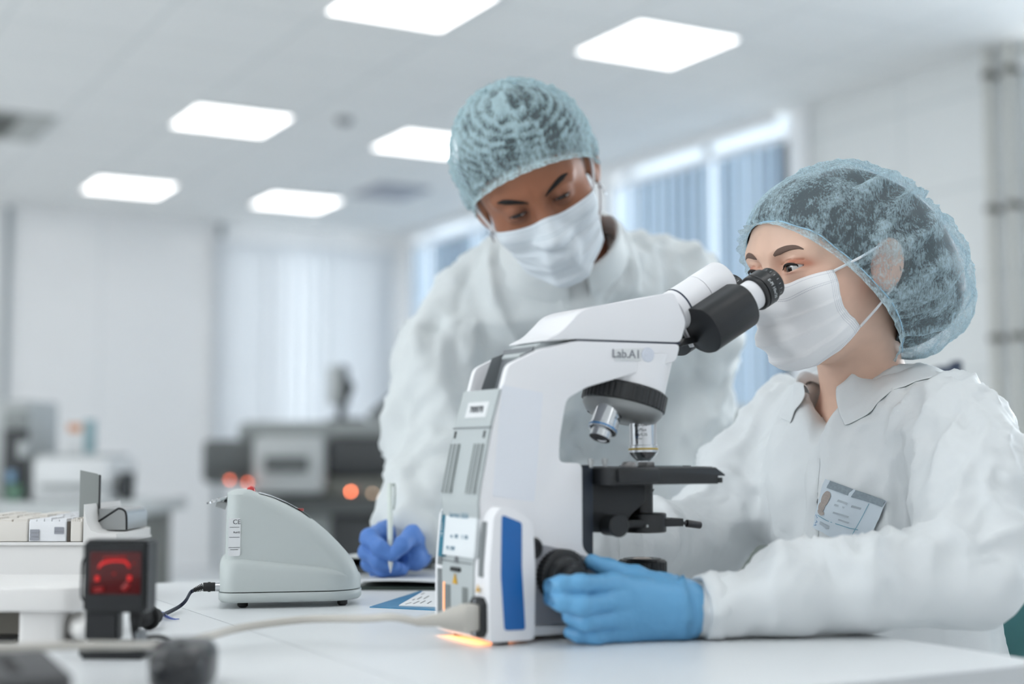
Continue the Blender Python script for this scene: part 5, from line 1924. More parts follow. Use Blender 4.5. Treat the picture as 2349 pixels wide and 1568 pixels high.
M_SHOE = mat('shoe_white', srgb(220, 222, 224), rough=.5)

# ------------------------------------------------------------------ the seated woman at the eyepieces
cW = ony(2010, 612, 1.190); cW[1] = 1.264
HW = HeadFrame(180, 9, 0, cW, .988)
OW = dict(eye=np.array([.0785, .0315, .012]), slit=(.0050, .0152, .09), slit_z=-.0005, chin=-.095, jaw=.044, brow_k=.02)
woman = empty('person', (1.28, 1.32, 0.0), 'person seated at the eyepieces in a blue hair cap, white mask and white coat', 'person')
NBW = np.array([1.222, 1.312, .995])
LshW, RshW = np.array([1.196, 1.140, .955]), np.array([1.250, 1.480, .960])
LelW, LwrW = np.array([1.112, 1.050, .812]), ony(1634, 1396, 1.141)
RelW, RwrW = np.array([1.118, 1.500, .824]), at(1338, 1283, 1.665)
faceW = lambda P: face_sdf(HW.l(P), OW) * HW.s


def bodyW(P):
    d = faceW(P)
    d = smin(d, cap1(P, HW.w((-.024, 0, -.040)), NBW, .049, .052), .022)
    d = smin(d, chain(P, [LshW * .6 + NBW * .4 + np.array([0, 0, -.025]), NBW + np.array([.01, 0, -.03]), RshW * .6 + NBW * .4 + np.array([0, 0, -.025])], [.034, .048, .034], .02), .03)
    d = smin(d, ell(P, (1.245, 1.312, .84), (.088, .135, .19)), .03)
    d = smin(d, ell(P, (1.29, 1.32, .60), (.10, .145, .16)), .04)
    d = smin(d, chain(P, [LshW - [0, 0, .01], LelW, LwrW], [.038, .032, .022]), .03)
    d = smin(d, chain(P, [RshW - [0, 0, .01], RelW, RwrW], [.038, .032, .022]), .03)
    for y in (1.235, 1.405):
        d = smin(d, chain(P, [(1.28, y, .55), (.88, y - .01, .57), (.92, y - .01, .10), (.80, y - .01, .045)], [.075, .05, .034, .03]), .03)
    return d


SK, SKR = np.array(srgb(228, 190, 168)), np.array(srgb(220, 160, 138))


def tintW(v):
    q = HW.l(v); Q = both(q)
    c = np.tile(SK, (len(v), 1))
    def mix(c, col, f): return c + (np.array(col) - c) * np.clip(f, 0, 1)[:, None]
    c = mix(c, srgb(226, 172, 150), .55 * np.exp(-(((Q[:, 1] - .05) / .022) ** 2 + ((Q[:, 2] + .015) / .022) ** 2)))
    c = mix(c, SKR, .6 * np.exp(-((Q[:, 1] - .078) / .012) ** 2) * (np.abs(Q[:, 0] + .01) < .03))
    e = OW['eye']
    dy_, dz_ = Q[:, 1] - e[1], Q[:, 2] - e[2]
    fr = (Q[:, 0] > .045)
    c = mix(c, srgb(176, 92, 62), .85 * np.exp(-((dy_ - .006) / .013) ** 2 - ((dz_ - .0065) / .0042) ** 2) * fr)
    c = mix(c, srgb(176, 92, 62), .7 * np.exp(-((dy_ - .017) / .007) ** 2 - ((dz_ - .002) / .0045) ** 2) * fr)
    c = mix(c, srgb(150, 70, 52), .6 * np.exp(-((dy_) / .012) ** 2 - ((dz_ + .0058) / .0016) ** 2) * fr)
    c = mix(c, srgb(206, 150, 126), .5 * np.exp(-((Q[:, 1] - .016) / .007) ** 2 - ((dz_ - .006) / .012) ** 2) * fr)
    c = mix(c, srgb(196, 130, 116), 1.0 * (np.exp(-((q[:, 2] + .062) / .006) ** 2 - (q[:, 1] / .02) ** 2)) * fr)
    n = vnoise(q * 120, 4)
    return c * (0.97 + .06 * n)[:, None] ** np.array([1, 1, 1, 0])[None]


def hb(H, r=.135):
    return [(H.C[k] - r, H.C[k] + r) for k in range(3)]
bW = hb(HW, .125)
make_sdf_part('body', bodyW, (.70, .98, -.01), (1.45, 1.62, 1.32), .014, M_SKIN, woman,
              fine=(((bW[0][0], bW[0][1], .0034), (1.00, 1.09, .0016)), ((bW[1][0], bW[1][1], .0030), (1.20, 1.26, .0017)), ((.98, bW[2][1], .0032), (1.105, 1.18, .0016))), color=tintW)
for s in (1, -1):
    e = OW['eye'] * np.array([1, s, 1])
    eyeball(woman, HW, e, (1, -.20 if s > 0 else .05, -.10), .0126, M_IRIS)
    W = lambda pts: HW.w([(x, y * s, z) for x, y, z in pts])
    strip(faceW, W(front(OW, [(.0155, .0290), (.020, .0312), (.026, .0332), (.033, .0345), (.040, .0346), (.046, .0334), (.0515, .0306)])), [.0014, .0036, .0033, .0024, .0006], .20, M_BROW, 'eyebrow', woman, .0003)
    ep, wd, tl = OW['eye'], OW['slit'][1], OW['slit'][2]
    up = [(ep[0] + .0148, ep[1] + y, ep[2] - .0005 + tl * y + OW['slit'][0] * (1 - (y / wd) ** 2) + .0004) for y in np.linspace(-.0135, .0162, 9)]
    strip(faceW, W(up), [.0004, .0012, .0014, .0016, .0016, .0009], .9, mat('lash_black', srgb(26, 18, 17), rough=.7), 'lash_line', woman, .0002)

# hair, cap
capW = dict(face=OW, front=(.0885, 0, .068), nape=(-.060, 0, -.098), seed=3, pleat_n=64, sag=.012,
            rings=[(-.014, .001, .124, .0880), (0, -.005, .1165, .0820), (.010, -.009, .1225, .0860), (.030, -.0155, .1330, .0930), (.054, -.022, .1375, .0985), (.087, -.032, .1360, .0990), (.110, -.0365, .1285, .0945), (.130, -.0385, .1165, .0855), (.150, -.0415, .0875, .066), (.162, -.0390, .0585, .046), (.1675, -.036, .026, .021), (.1685, -.035, 0, 0)],
            hair_rings=[(.004, -.003, .1080, .0755), (.012, -.006, .1120, .0740), (.030, -.0135, .1235, .0765), (.054, -.020, .1285, .0840), (.087, -.030, .1270, .0900), (.110, -.0345, .1195, .086), (.130, -.0365, .105, .076), (.148, -.039, .076, .057), (.157, -.037, .047, .037), (.161, -.035, .019, .016), (.162, -.034, 0, 0)])
bouffant(HW, capW, M_HAIR, woman, 'hair', hair=True)
cw, cwG = bouffant(HW, capW, M_CAP, woman, 'hair_cap')
MB().tube(HW.w(np.array([(capW['front'][0] * .5 + capW['nape'][0] * .5, 0, 0)]))[0:0].tolist() + [cwG[4][k] for k in list(range(0, 220, 4)) + [0]], .0009, 6, smooth=False).build('elastic', mat('elastic_blue', srgb(170, 208, 230), rough=.6), cw)
maskW = dict(top_mid=29, top_side=35, bot_mid=-50, bot_side=-14, az_top=56, az_bot=85, puff=.009, seed=2, pinch=9, wr=.002)
mkW, mgW = face_mask(HW, lambda P: face_sdf(P, OW), maskW, M_MASKW, woman)
for s, gi in ((1, 60), (-1, 0)):
    a, b = mgW[gi][1], mgW[gi][-2]
    t1, t2 = HW.w((-.002, .086 * s, .024)), HW.w((-.014, .086 * s, -.022))
    MB().tube([a, a * .5 + t1 * .5 + (HW.w((0, .004 * s, 0)) - HW.C), t1], .0015, 8).build('ear_loop', M_LOOP, mkW)
    MB().tube([b, b * .5 + t2 * .5 + (HW.w((0, .003 * s, 0)) - HW.C), t2], .0015, 8).build('ear_loop', M_LOOP, mkW)

# coat
LmW = np.array([1.160, 1.085, .895])


def coatW(P):
    d = ell(P, (1.240, 1.308, .865), (.118, .172, .175))
    d = smin(d, chain(P, [LshW, NBW + np.array([.012, 0, -.024]), RshW], [.056, .064, .056], .03), .05)
    d = smin(d, ell(P, (1.265, 1.325, .62), (.112, .168, .24)), .05)
    d = smin(d, chain(P, [LshW, LmW, LelW, (1.0, 1.092, .800), (.925, 1.118, .792), LwrW], [.060, .064, .054, .045, .040, .034], .02), .03)
    d = smin(d, chain(P, [RshW, RshW * .5 + RelW * .5 + np.array([.012, .008, 0]), RelW, RwrW], [.060, .064, .056, .036], .02), .03)
    for y in (1.235, 1.405):
        d = smin(d, cap1(P, (1.26, y + .01, .535), (1.0, y - .01, .555), .100, .090), .04)
    hole = cap1(P, NBW + np.array([-.004, 0, .075]), NBW + np.array([-.004, 0, .005]), .075, .062)
    vee = cap1(P, NBW + np.array([-.040, -.004, .040]), NBW + np.array([-.108, -.010, -.062]), .050, .006)
    d = smax(d, -smin(hole, vee, .02), .008)
    return d


dW = coat_disp(11, .015, .0105, .0028)


def dispW(P):
    a = dW(P)
    k = np.clip((P[:, 2] - .775) / .05, .25, 1)
    near_neck = np.clip(np.linalg.norm(P - NBW, axis=1) / .16, .2, 1)
    return a * k * near_neck


def keepW(v):
    m = (v[:, 0] < 1.02)
    v[:, 2] = np.where(m & (v[:, 2] < .7525) & (v[:, 2] > .72), .7525, v[:, 2])
    return v
coat = make_sdf_part('coat', coatW, (.82, .97, .36), (1.47, 1.62, 1.12), .0052, M_COAT, woman, disp=dispW, post=keepW)
collar(coatW, NBW + np.array([-.006, 0, .018]), 180 + 18, 180 + 342, lambda t: .066 + .010 * math.cos(2 * PI * t), lambda t: .052 + .018 * (abs(2 * t - 1) ** 3), M_COAT, woman, 'collar', tilt=(-.22, 0, 1), off=.0022, disp=dispW)
# front placket
pts = np.array([NBW + np.array([-.112, -.012, -.068]), NBW + np.array([-.135, -.012, -.15]), NBW + np.array([-.12, -.010, -.24]), NBW + np.array([-.10, -.01, -.33])])
S_ = onto(coatW, np.array(spline(pts, 14)), 0)
nr = grad(coatW, S_, 2e-3)
G = []
for i in range(len(S_)):
    sd = np.array([0, 1, 0]) - nr[i] * nr[i][1]; sd /= np.linalg.norm(sd)
    G.append([onto_d(coatW, dispW, S_[i:i + 1] + sd * u, .0005 + (.0014 if abs(u) < .0135 else 0))[0] for u in (-.0145, -.014, -.013, -.006, 0, .006, .013, .014, .0145)])
MB().surf(G).build('placket', M_COAT, woman, angle=180)
# sleeve cuffs
def cuff(name, p, dirv, r0, r1, L, m, parent, n=40, seed=1):
    dirv = A3(dirv) / np.linalg.norm(dirv)
    F_ = frame(dirv)
    G = []
    for k, (r_, h) in enumerate(((r0 * .8, -L * .5), (r0, 0), (r0 * 1.04, L * .4), (r1, L), (r1 * .9, L * 1.02), (r1 * .84, L * .6))):
        row = []
        for i in range(n):
            a = 2 * PI * i / n
            w_ = 1 + .05 * math.sin(a * 9 + k) + .03 * math.sin(a * 5 + seed)
            q = Vector([float(v) for v in p]) + F_ @ Vector((r_ * w_ * math.cos(a), r_ * w_ * math.sin(a), h))
            if q.z < TABLE + .0015: q.z = TABLE + .0015
            row.append(q)
        G.append(row)
    return MB().surf(G, closed_v=True).build(name, m, parent, angle=180)
cuff('cuff', LwrW + np.array([.004, 0, .0005]), (-.90, .20, -.02), .0345, .0325, .018, M_COAT, woman)


# left glove on the focus knob
def Y(px, py, y): return ony(px, py, y - .013)
gl = dict(fk=.0008,
    fingers=[
        ([Y(1405, 1340, 1.170), Y(1332, 1339, 1.156), Y(1288, 1341, 1.163), Y(1256, 1345, 1.174)], [.0102, .0088, .0082, .0068]),
        ([Y(1410, 1378, 1.166), Y(1335, 1388, 1.150), Y(1290, 1380, 1.160), Y(1260, 1371, 1.174)], [.0102, .0090, .0082, .0068]),
        ([Y(1418, 1417, 1.167), Y(1345, 1424, 1.156), Y(1312, 1412, 1.170), Y(1300, 1398, 1.188)], [.0100, .0086, .0078, .0066]),
        ([Y(1432, 1450, 1.172), Y(1366, 1458, 1.166), Y(1330, 1455, 1.174), Y(1307, 1449, 1.182)], [.0092, .0078, .0070, .0060]),
        ([Y(1520, 1350, 1.176), Y(1458, 1325, 1.186), Y(1398, 1306, 1.200), Y(1358, 1288, 1.206)], [.0150, .0115, .0098, .0076])],
    palm=[(Y(1552, 1385, 1.166), Y(1412, 1345, 1.172), .0215, .0125), (Y(1552, 1390, 1.164), Y(1412, 1380, 1.170), .0225, .0135),
          (Y(1552, 1402, 1.164), Y(1420, 1417, 1.170), .0225, .0130), (Y(1548, 1418, 1.166), Y(1436, 1448, 1.174), .0215, .0120), (Y(1600, 1395, 1.160), Y(1548, 1395, 1.165), .0225, .0235)])
fgl = lambda P: glove_sdf(P, gl)
gW = make_sdf_part('glove', fgl, (.68, 1.10, .74), (.92, 1.24, .86), .0017, M_GLOVE, woman,
              disp=lambda P: (ridge(P * np.array([70, 40, 18]), 5, 2.0) - .3) * .0011 * np.clip((P[:, 0] - .755) * 14, .25, 1.2) + (ridge(P * 120, 6) - .3) * .0004,
              post=lambda v: np.where((np.arange(3) == 2)[None] & (v < .7508), .7508, v))
gW['label'] = 'blue glove on the focus knob'
cuff('glove_cuff', Y(1528, 1397, 1.167), (.90, -.26, .02), .0265, .0335, .015, M_GLOVE, gW, seed=4)
# right glove, on the far focus knob
wr = RwrW + np.array([0, .012, 0])
sq_ = np.array([1, .35, 1])
gr_ = dict(fingers=[
        ([wr + np.array([-.085, -.045, .004]) * sq_, wr + np.array([-.125, -.055, .000]) * sq_, wr + np.array([-.150, -.060, -.010]) * sq_, wr + np.array([-.165, -.066, -.02]) * sq_], [.0105, .0095, .0088, .0074]),
        ([wr + np.array([-.088, -.033, -.012]) * sq_, wr + np.array([-.130, -.042, -.018]) * sq_, wr + np.array([-.155, -.050, -.026]) * sq_, wr + np.array([-.168, -.058, -.033]) * sq_], [.0108, .0098, .0088, .0074]),
        ([wr + np.array([-.084, -.030, -.026]) * sq_, wr + np.array([-.124, -.038, -.032]) * sq_, wr + np.array([-.146, -.048, -.036]) * sq_, wr + np.array([-.155, -.058, -.038]) * sq_], [.0104, .0094, .0085, .0072]),
        ([wr + np.array([-.076, -.032, -.034]) * sq_, wr + np.array([-.108, -.040, -.038]) * sq_, wr + np.array([-.125, -.048, -.040]) * sq_, wr + np.array([-.136, -.055, -.042]) * sq_], [.0094, .0084, .0074, .0062]),
        ([wr + np.array([-.035, -.030, .006]) * sq_, wr + np.array([-.068, -.058, .016]) * sq_, wr + np.array([-.095, -.075, .014]) * sq_, wr + np.array([-.112, -.083, .008]) * sq_], [.0140, .0115, .0098, .0078])],
    palm=[(wr, wr + np.array([-.085, -.042, .002]) * sq_, .022, .012), (wr, wr + np.array([-.086, -.034, -.012]) * sq_, .022, .013), (wr, wr + np.array([-.082, -.032, -.024]) * sq_, .022, .012), (wr + np.array([.03, .02, 0]) * sq_, wr, .023, .023)])
fgr = lambda P: glove_sdf(P, gr_)
make_sdf_part('glove', fgr, tuple(wr + [-.20, -.12, -.07]), tuple(wr + [.07, .06, .06]), .0028, M_GLOVE, woman)
# trousers and shoes under the table
def trouW(P):
    d = None
    for y in (1.235, 1.405):
        e = chain(P, [(1.25, y, .54), (.87, y - .01, .575), (.93, y - .01, .13)], [.088, .066, .058])
        d = e if d is None else smin(d, e, .02)
    return d
make_sdf_part('trousers', trouW, (.78, 1.12, .05), (1.4, 1.52, .70), .012, M_TROU, woman)
for y in (1.225, 1.395):
    f_ = lambda P, y=y: smax(smin(ell(P, (.86, y, .045), (.13, .045, .042)), ell(P, (.93, y, .07), (.055, .042, .06)), .02), -(P[:, 2] - .004), .004)
    make_sdf_part('shoe', f_, (.70, y - .07, -.01), (1.02, y + .07, .16), .008, M_SHOE, woman)

# identity badge laid on the coat, its colours paled to look veiled by cloth
chestW = lambda P: smin(ell(P, (1.240, 1.308, .865), (.118, .172, .175)), ell(P, (1.265, 1.325, .62), (.112, .168, .24)), .05)
cor = [(1905, 1100), (2040, 1149), (1995, 1250), (1862, 1208)]
hp = [hit(chestW, x, y, off=.006) for x, y in cor]
if all(h is not None for h in hp):
    bn_ = np.cross(hp[1] - hp[0], hp[3] - hp[0]); bn_ /= np.linalg.norm(bn_)
    if bn_ @ (EYE - hp[0]) < 0: bn_ = -bn_
    dispB = lambda P: np.maximum(dispW(P), 0)
    def BQ(u, v, o=0.0):
        p = (hp[0] * (1 - u) + hp[1] * u) * (1 - v) + (hp[3] * (1 - u) + hp[2] * u) * v
        return onto_d(chestW, dispB, p[None], .0045 + o)[0]
    bd_ = empty('identity_badge', BQ(.5, 1), 'pale identity badge with dark header strip coloured as if seen through the coat breast', 'badge')
    def quad(u0, u1, v0, v1, o, name, m, par=None, n=8):
        G = [[BQ(u0 + (u1 - u0) * i / n, v0 + (v1 - v0) * j / n, o) for j in range(n + 1)] for i in range(n + 1)]
        return MB().surf(G).build(name, m, par or bd_, angle=180)
    cd = quad(0, 1, 0, 1, .0006, 'card', mat('badge_pale', srgb(206, 217, 226), rough=.8))
    quad(.10, .98, .0, .145, .0013, 'header_strip', mat('badge_dark', srgb(140, 152, 160), rough=.8, var=.3, vscale=300), cd)
    ph = MB()
    for (cu, cv, ru, rv) in ((.155, .34, .085, .15), (.13, .52, .075, .10), (.15, .62, .09, .05)):
        ph.poly([BQ(cu + ru * math.cos(a), cv + rv * math.sin(a), .0014) for a in np.linspace(0, 2 * PI, 21)[:-1]])
    ph.build('portrait', mat('badge_portrait', srgb(168, 158, 152), rough=.8, var=.25, vscale=400), cd)
    quad(.04, .80, .70, .715, .0010, 'rule', mat('badge_teal', srgb(128, 172, 190), rough=.6), cd)
    quad(.76, .77, .17, .95, .0010, 'rule', mat('badge_teal', srgb(128, 172, 190)), cd)
    lnb = MB()
    for (u0, u1, v0, v1) in ((.36, .52, .27, .31), (.36, .50, .36, .39), (.58, .70, .29, .33), (.40, .62, .50, .53), (.18, .40, .79, .86), (.50, .66, .60, .63)):
        lnb.surf([[BQ(u0 + (u1 - u0) * i / 4, v0, .0012), BQ(u0 + (u1 - u0) * i / 4, v1, .0012)] for i in range(5)])
    lnb.build('printed_lines', mat('badge_ink', srgb(176, 186, 194), rough=.8), cd)
    zz = MB()
    zp = [(.03, .72), (.09, .76), (.05, .80), (.11, .84), (.05, .88), (.09, .92), (.03, .95)]
    zz.tube([BQ(u, v, .0011) for u, v in zp], .0006, 6, smooth=False)
    zz.build('blue_mark', mat('badge_blue', srgb(110, 150, 190), rough=.6), cd)

# office chair behind her
M_TEAL = mat('upholstery_teal', srgb(78, 134, 138), rough=.75, bump=.5, bscale=500)
ch = empty('office_chair', (1.30, 1.32, 0), 'teal upholstered office chair behind the seated person in the white coat', 'chair')
MB().box((1.08, 1.09, .302), (1.50, 1.55, .368), .03, seg=4).build('seat', M_TEAL, ch)
b = MB()
rows = []
for i in range(13):
    t = i / 12
    row = []
    for j in range(17):
        u = j / 16 - .5
        w_ = .40 * (1 - .35 * max(0, t - .7) / .3)
        row.append((1.47 + .08 * t - .03 * (2 * u) ** 2 * (1 - .3 * t), 1.30 + u * w_ * 1.1, .52 + .30 * t))
    rows.append(row)
b.surf(rows)
o = b.build('backrest', M_TEAL, ch, angle=180)
md = o.modifiers.new('s', 'SOLIDIFY'); md.thickness = .05; md.offset = 1
md = o.modifiers.new('b', 'BEVEL'); md.width = .02; md.segments = 4; md.limit_method = 'ANGLE'
MB().tube([(1.44, 1.32, .36), (1.54, 1.32, .38), (1.585, 1.32, .48), (1.585, 1.32, .66)], .016).build('back_support', M_BLACK, ch)
MB().cyl((1.29, 1.32, .10), (1.29, 1.32, .305), .028).build('gas_column', M_BLACK, ch)
for k in range(5):
    a = 2 * PI * k / 5 + .72
    e_ = Vector((1.29 + .29 * math.cos(a), 1.32 + .29 * math.sin(a), .075))
    lgc = MB().tube([(1.29, 1.32, .11), (1.29 + .15 * math.cos(a), 1.32 + .15 * math.sin(a), .10), e_], [.026, .022, .016], 10).build('leg', M_BLACK, ch)
    MB().cyl(e_ + Vector((-.02 * math.sin(a), .02 * math.cos(a), -.047)), e_ - Vector((-.02 * math.sin(a), .02 * math.cos(a), .047)), .027, bevel=.004).build('castor', M_RUBBER, lgc)

# ------------------------------------------------------------------ the standing man bent over the table
HM = HeadFrame(-113, 32, 26, at(1230, 432, 1.99), 1.05)
OM = dict(eye=np.array([.0785, .0315, .012]), slit=(.0029, .0145, .05), chin=-.108, jaw=.052, brow_k=.010)
man = empty('person', bpt(1400, 2.66, 0), 'person bending over the table and writing, in a pleated blue cap and pale mask', 'person')
faceM = lambda P: face_sdf(HM.l(P), OM) * HM.s
NBM = at(1305, 590, 2.15)
RshM, LshM = at(1108, 690, 2.24), at(1535, 660, 2.33)
RelM, RwrM = at(1008, 1010, 2.19), at(952, 1232, 2.045)
LelM, LwrM = at(1585, 960, 2.36), at(1545, 1262, 2.34)
chM, plM = at(1330, 800, 2.36), A3(bpt(1380, 2.66, .90))


def bodyM(P):
    d = faceM(P)
    d = smin(d, cap1(P, HM.w((-.026, 0, -.045)), NBM, .056, .058), .022)
    d = smin(d, chain(P, [RshM * .6 + NBM * .4, NBM + (chM - NBM) * .12, LshM * .6 + NBM * .4], [.042, .055, .042], .02), .04)
    d = smin(d, chain(P, [NBM + (chM - NBM) * .4 + np.array(BF) * .02, chM + np.array(BF) * .03, plM + np.array(BF) * .02], [.065, .085, .085]), .04)
    d = smin(d, chain(P, [RshM, RelM, RwrM], [.042, .036, .026]), .03)
    d = smin(d, chain(P, [LshM, LelM, LwrM], [.042, .036, .026]), .03)
    for s in (-1, 1):
        hip = plM + np.array(BR) * .085 * s - [0, 0, .05]
        k_ = hip + [.0, .02, -.40]; k_[2] = .47
        an_ = k_ + [0, .03, -.37]; toe = an_ - np.array(BF) * .14; toe[2] = .05
        d = smin(d, chain(P, [hip, k_, an_, toe], [.085, .058, .04, .035]), .03)
    return d


def tintM(v):
    q = HM.l(v); Q = both(q)
    c = np.tile(np.array(srgb(150, 98, 72)), (len(v), 1))
    def mix(c, col, f): return c + (np.array(col) - c) * np.clip(f, 0, 1)[:, None]
    fr = Q[:, 0] > .03
    e = OM['eye']
    c = mix(c, srgb(84, 50, 38), .75 * np.exp(-((Q[:, 1] - .026) / .016) ** 2 - ((Q[:, 2] - .010) / .010) ** 2) * fr)
    c = mix(c, srgb(172, 112, 84), .5 * np.exp(-((q[:, 1]) / .03) ** 2 - ((q[:, 2] - .05) / .02) ** 2) * fr)
    c = mix(c, srgb(34, 27, 25), .92 * np.clip((.048 - Q[:, 0]) * 60, 0, 1) * np.clip((Q[:, 2] - .012) * 60, 0, 1) * (Q[:, 1] > .04))
    c = mix(c, srgb(40, 30, 28), .8 * np.clip((.036 - Q[:, 0]) * 80, 0, 1) * np.clip((Q[:, 0] - .008) * 100, 0, 1) * (Q[:, 2] < .02) * (Q[:, 2] > -.09) * (Q[:, 1] < .076))
    n = vnoise(q * 90, 9)
    return c * (.95 + .1 * n)[:, None] ** np.array([1, 1, 1, 0])[None]


eyM = HM.w(OM['eye'] * np.array([1, 0, 1]))
lo = np.minimum.reduce([RshM, RelM, RwrM, LwrM, plM, HM.C]) - .22; hi = np.maximum.reduce([RshM, RelM, LelM, plM, LshM, HM.C]) + .22
lo[2] = -.01
fm = [[(HM.C[k] - .135, HM.C[k] + .135, .0042), (eyM[k] - .05, eyM[k] + .05, .0022)] for k in range(3)]
make_sdf_part('body', bodyM, lo, hi, .018, M_SKIN2, man, fine=fm, color=tintM)
for s in (1, -1):
    e = OM['eye'] * np.array([1, s, 1])
    eyeball(man, HM, e, (1, -.12, -.34), .0126, M_IRIS)
    W = lambda pts: HM.w([(x, y * s, z) for x, y, z in pts])
    strip(faceM, W(front(OM, [(.0115, .0225), (.018, .0262), (.026, .0300), (.034, .0330), (.042, .0348), (.049, .0352)])), [.0014, .0044, .0046, .0040, .0010], .28, M_BROW2, 'eyebrow', man, .0002)
    ep, wd, tl = OM['eye'], OM['slit'][1], OM['slit'][2]
    up = [(ep[0] + .0148, ep[1] + y, ep[2] - .001 + tl * y + OM['slit'][0] * (1 - (y / wd) ** 2) + .0003) for y in np.linspace(-.0135, .0150, 9)]
    strip(faceM, W(up), [.0004, .0010, .0012, .0013, .0012, .0006], .8, mat('lash_black', srgb(26, 18, 17)), 'lash_line', man, .0001)
    # earring
    c = HM.w((-.006, .0805 * s, -.036))
    MB().sphere(c, .0032, seg=12).build('earring', M_CHROME, man)
    R_ = Matrix([list(map(float, r)) for r in HM.R])
    ringp = [HM.w((-.006 + .006 * math.cos(a), .083 * s, -.044 + .007 * math.sin(a))) for a in np.linspace(0, 2 * PI, 19)]
    MB().tube(ringp, .0009, 6, smooth=False).build('earring', M_CHROME, man)

capM = dict(face=OM, front=(.092, 0, .072), nape=(-.088, 0, -.042), seed=8, pleat_n=58, sag=.0, accordion=((.25, .12, 1.0), 105),
            rings=[(-.011, .002, .114, .0890), (0, 0, .107, .0845), (.010, 0, .110, .0885), (.032, 0, .115, .0945), (.055, 0, .1135, .0930), (.080, -.001, .102, .0850), (.100, -.003, .086, .072), (.118, -.005, .063, .055), (.130, -.006, .038, .034), (.1365, -.006, .016, .015), (.1375, -.006, 0, 0)],
            hair_rings=[(.004, 0, .0985, .0785), (.014, 0, .103, .0810), (.032, 0, .1065, .0835), (.055, 0, .105, .083), (.080, -.001, .094, .0755), (.100, -.003, .077, .063), (.117, -.005, .052, .045), (.127, -.006, .028, .026), (.1312, -.006, .010, .009), (.1315, -.006, 0, 0)])
bouffant(HM, capM, M_HAIR, man, 'hair', hair=True)
bouffant(HM, capM, M_CAP2, man, 'hair_cap')
maskM = dict(top_mid=31, top_side=28, bot_mid=-52, bot_side=-26, az_top=68, az_bot=78, puff=.008, seed=6, pinch=3, O=(.012, 0, -.056), pw=1.3, wr=.003)
mkM, mgM = face_mask(HM, lambda P: face_sdf(P, OM), maskM, M_MASKB, man)
for s, gi in ((1, 60), (-1, 0)):
    a, b = mgM[gi][1], mgM[gi][-2]
    t1, t2 = HM.w((-.004, .084 * s, .030)), HM.w((-.012, .082 * s, -.030))
    MB().tube([a, a * .5 + t1 * .5 + (HM.w((0, .004 * s, 0)) - HM.C), t1], .0022, 8).build('ear_loop', M_LOOP, mkM)
    MB().tube([b, b * .5 + t2 * .5 + (HM.w((0, .003 * s, 0)) - HM.C), t2], .0018, 8).build('ear_loop', M_LOOP, mkM)

tiltM = NBM - chM
skR, skL = A3(bpt(1290, 2.68, .50)), A3(bpt(1470, 2.70, .50))


def coatM(P):
    a0, a1 = at(1235, 760, 2.31), at(1435, 750, 2.33)
    b0, b1 = A3(bpt(1300, 2.62, .93)), A3(bpt(1455, 2.63, .93))
    d = smin(cap1(P, a0, b0, .122, .125), cap1(P, a1, b1, .122, .125), .10)
    d = smin(d, chain(P, [RshM, NBM + (chM - NBM) * .10, LshM], [.074, .080, .074], .03), .06)
    d = smin(d, smin(cap1(P, b0, skR, .125, .150), cap1(P, b1, skL, .125, .150), .1), .06)
    d = smin(d, chain(P, [RshM, RshM * .5 + RelM * .5 - np.array(BR) * .012, RelM, RelM * .45 + RwrM * .55 - np.array(BR) * .004, RwrM], [.074, .074, .070, .056, .040], .02), .03)
    d = smin(d, chain(P, [LshM, LshM * .5 + LelM * .5 + np.array(BR) * .015, LelM, LwrM], [.074, .070, .060, .042], .02), .03)
    ax = tiltM / np.linalg.norm(tiltM)
    hole = cap1(P, NBM + ax * .13, NBM + ax * .03, .078, .062)
    fr = np.cross(ax, np.array(BR)); fr = -np.array(BF) - ax * float(-np.array(BF) @ ax); fr /= np.linalg.norm(fr)
    vee = cap1(P, NBM + ax * .07 + fr * .045, NBM - ax * .01 + fr * .10, .030, .004)
    return smax(d, -hole, .008)


dM = coat_disp(31, .024, .016, .0026, sc=(7, 7, 3.0))
make_sdf_part('coat', coatM, tuple(np.minimum(lo, skR - .25) + [0, 0, .36]), tuple(hi + .06), .0080, M_COAT2, man,
              disp=lambda P: dM(P) * np.clip(np.linalg.norm(P - NBM, axis=1) / .16, .2, 1),
              post=lambda v: np.concatenate([v[:, :1], np.where((v[:, 2] < .78) & (v[:, 1] < 2.012), 2.012, v[:, 1])[:, None], v[:, 2:]], 1))
def collarM():
    ax = tiltM / np.linalg.norm(tiltM)
    fr = -np.array(BF) - ax * float(-np.array(BF) @ ax); fr /= np.linalg.norm(fr)
    sd = np.cross(ax, fr)
    G = []
    for i in range(61):
        t = i / 60
        a = math.radians(10 + 340 * t)
        dv = fr * math.cos(a) + sd * math.sin(a)
        base = NBM + ax * .020 + dv * (.068 + .012 * math.cos(a))
        base = onto(coatM, base, .003, 4)[0]
        lf = .044
        row = [base - dv * .003, base - dv * .004 + ax * lf, base + dv * .004 + ax * lf * 1.2]
        wd = .048 + .018 * abs(2 * t - 1) ** 3
        for k in range(1, 9):
            q = onto(coatM, base + dv * wd * k / 8, .005 + .006 * (1 - k / 8), 4)[0]
            if k <= 2: q = q + ax * lf * (.6 if k == 1 else .22)
            row.append(q)
        G.append(row)
    o = MB().surf(G).build('collar', M_COAT2, man, angle=180)
    md = o.modifiers.new('thickness', 'SOLIDIFY'); md.thickness = .0016; md.offset = 1
    sb = o.modifiers.new('smooth', 'SUBSURF'); sb.levels = 1; sb.render_levels = 1
collarM()

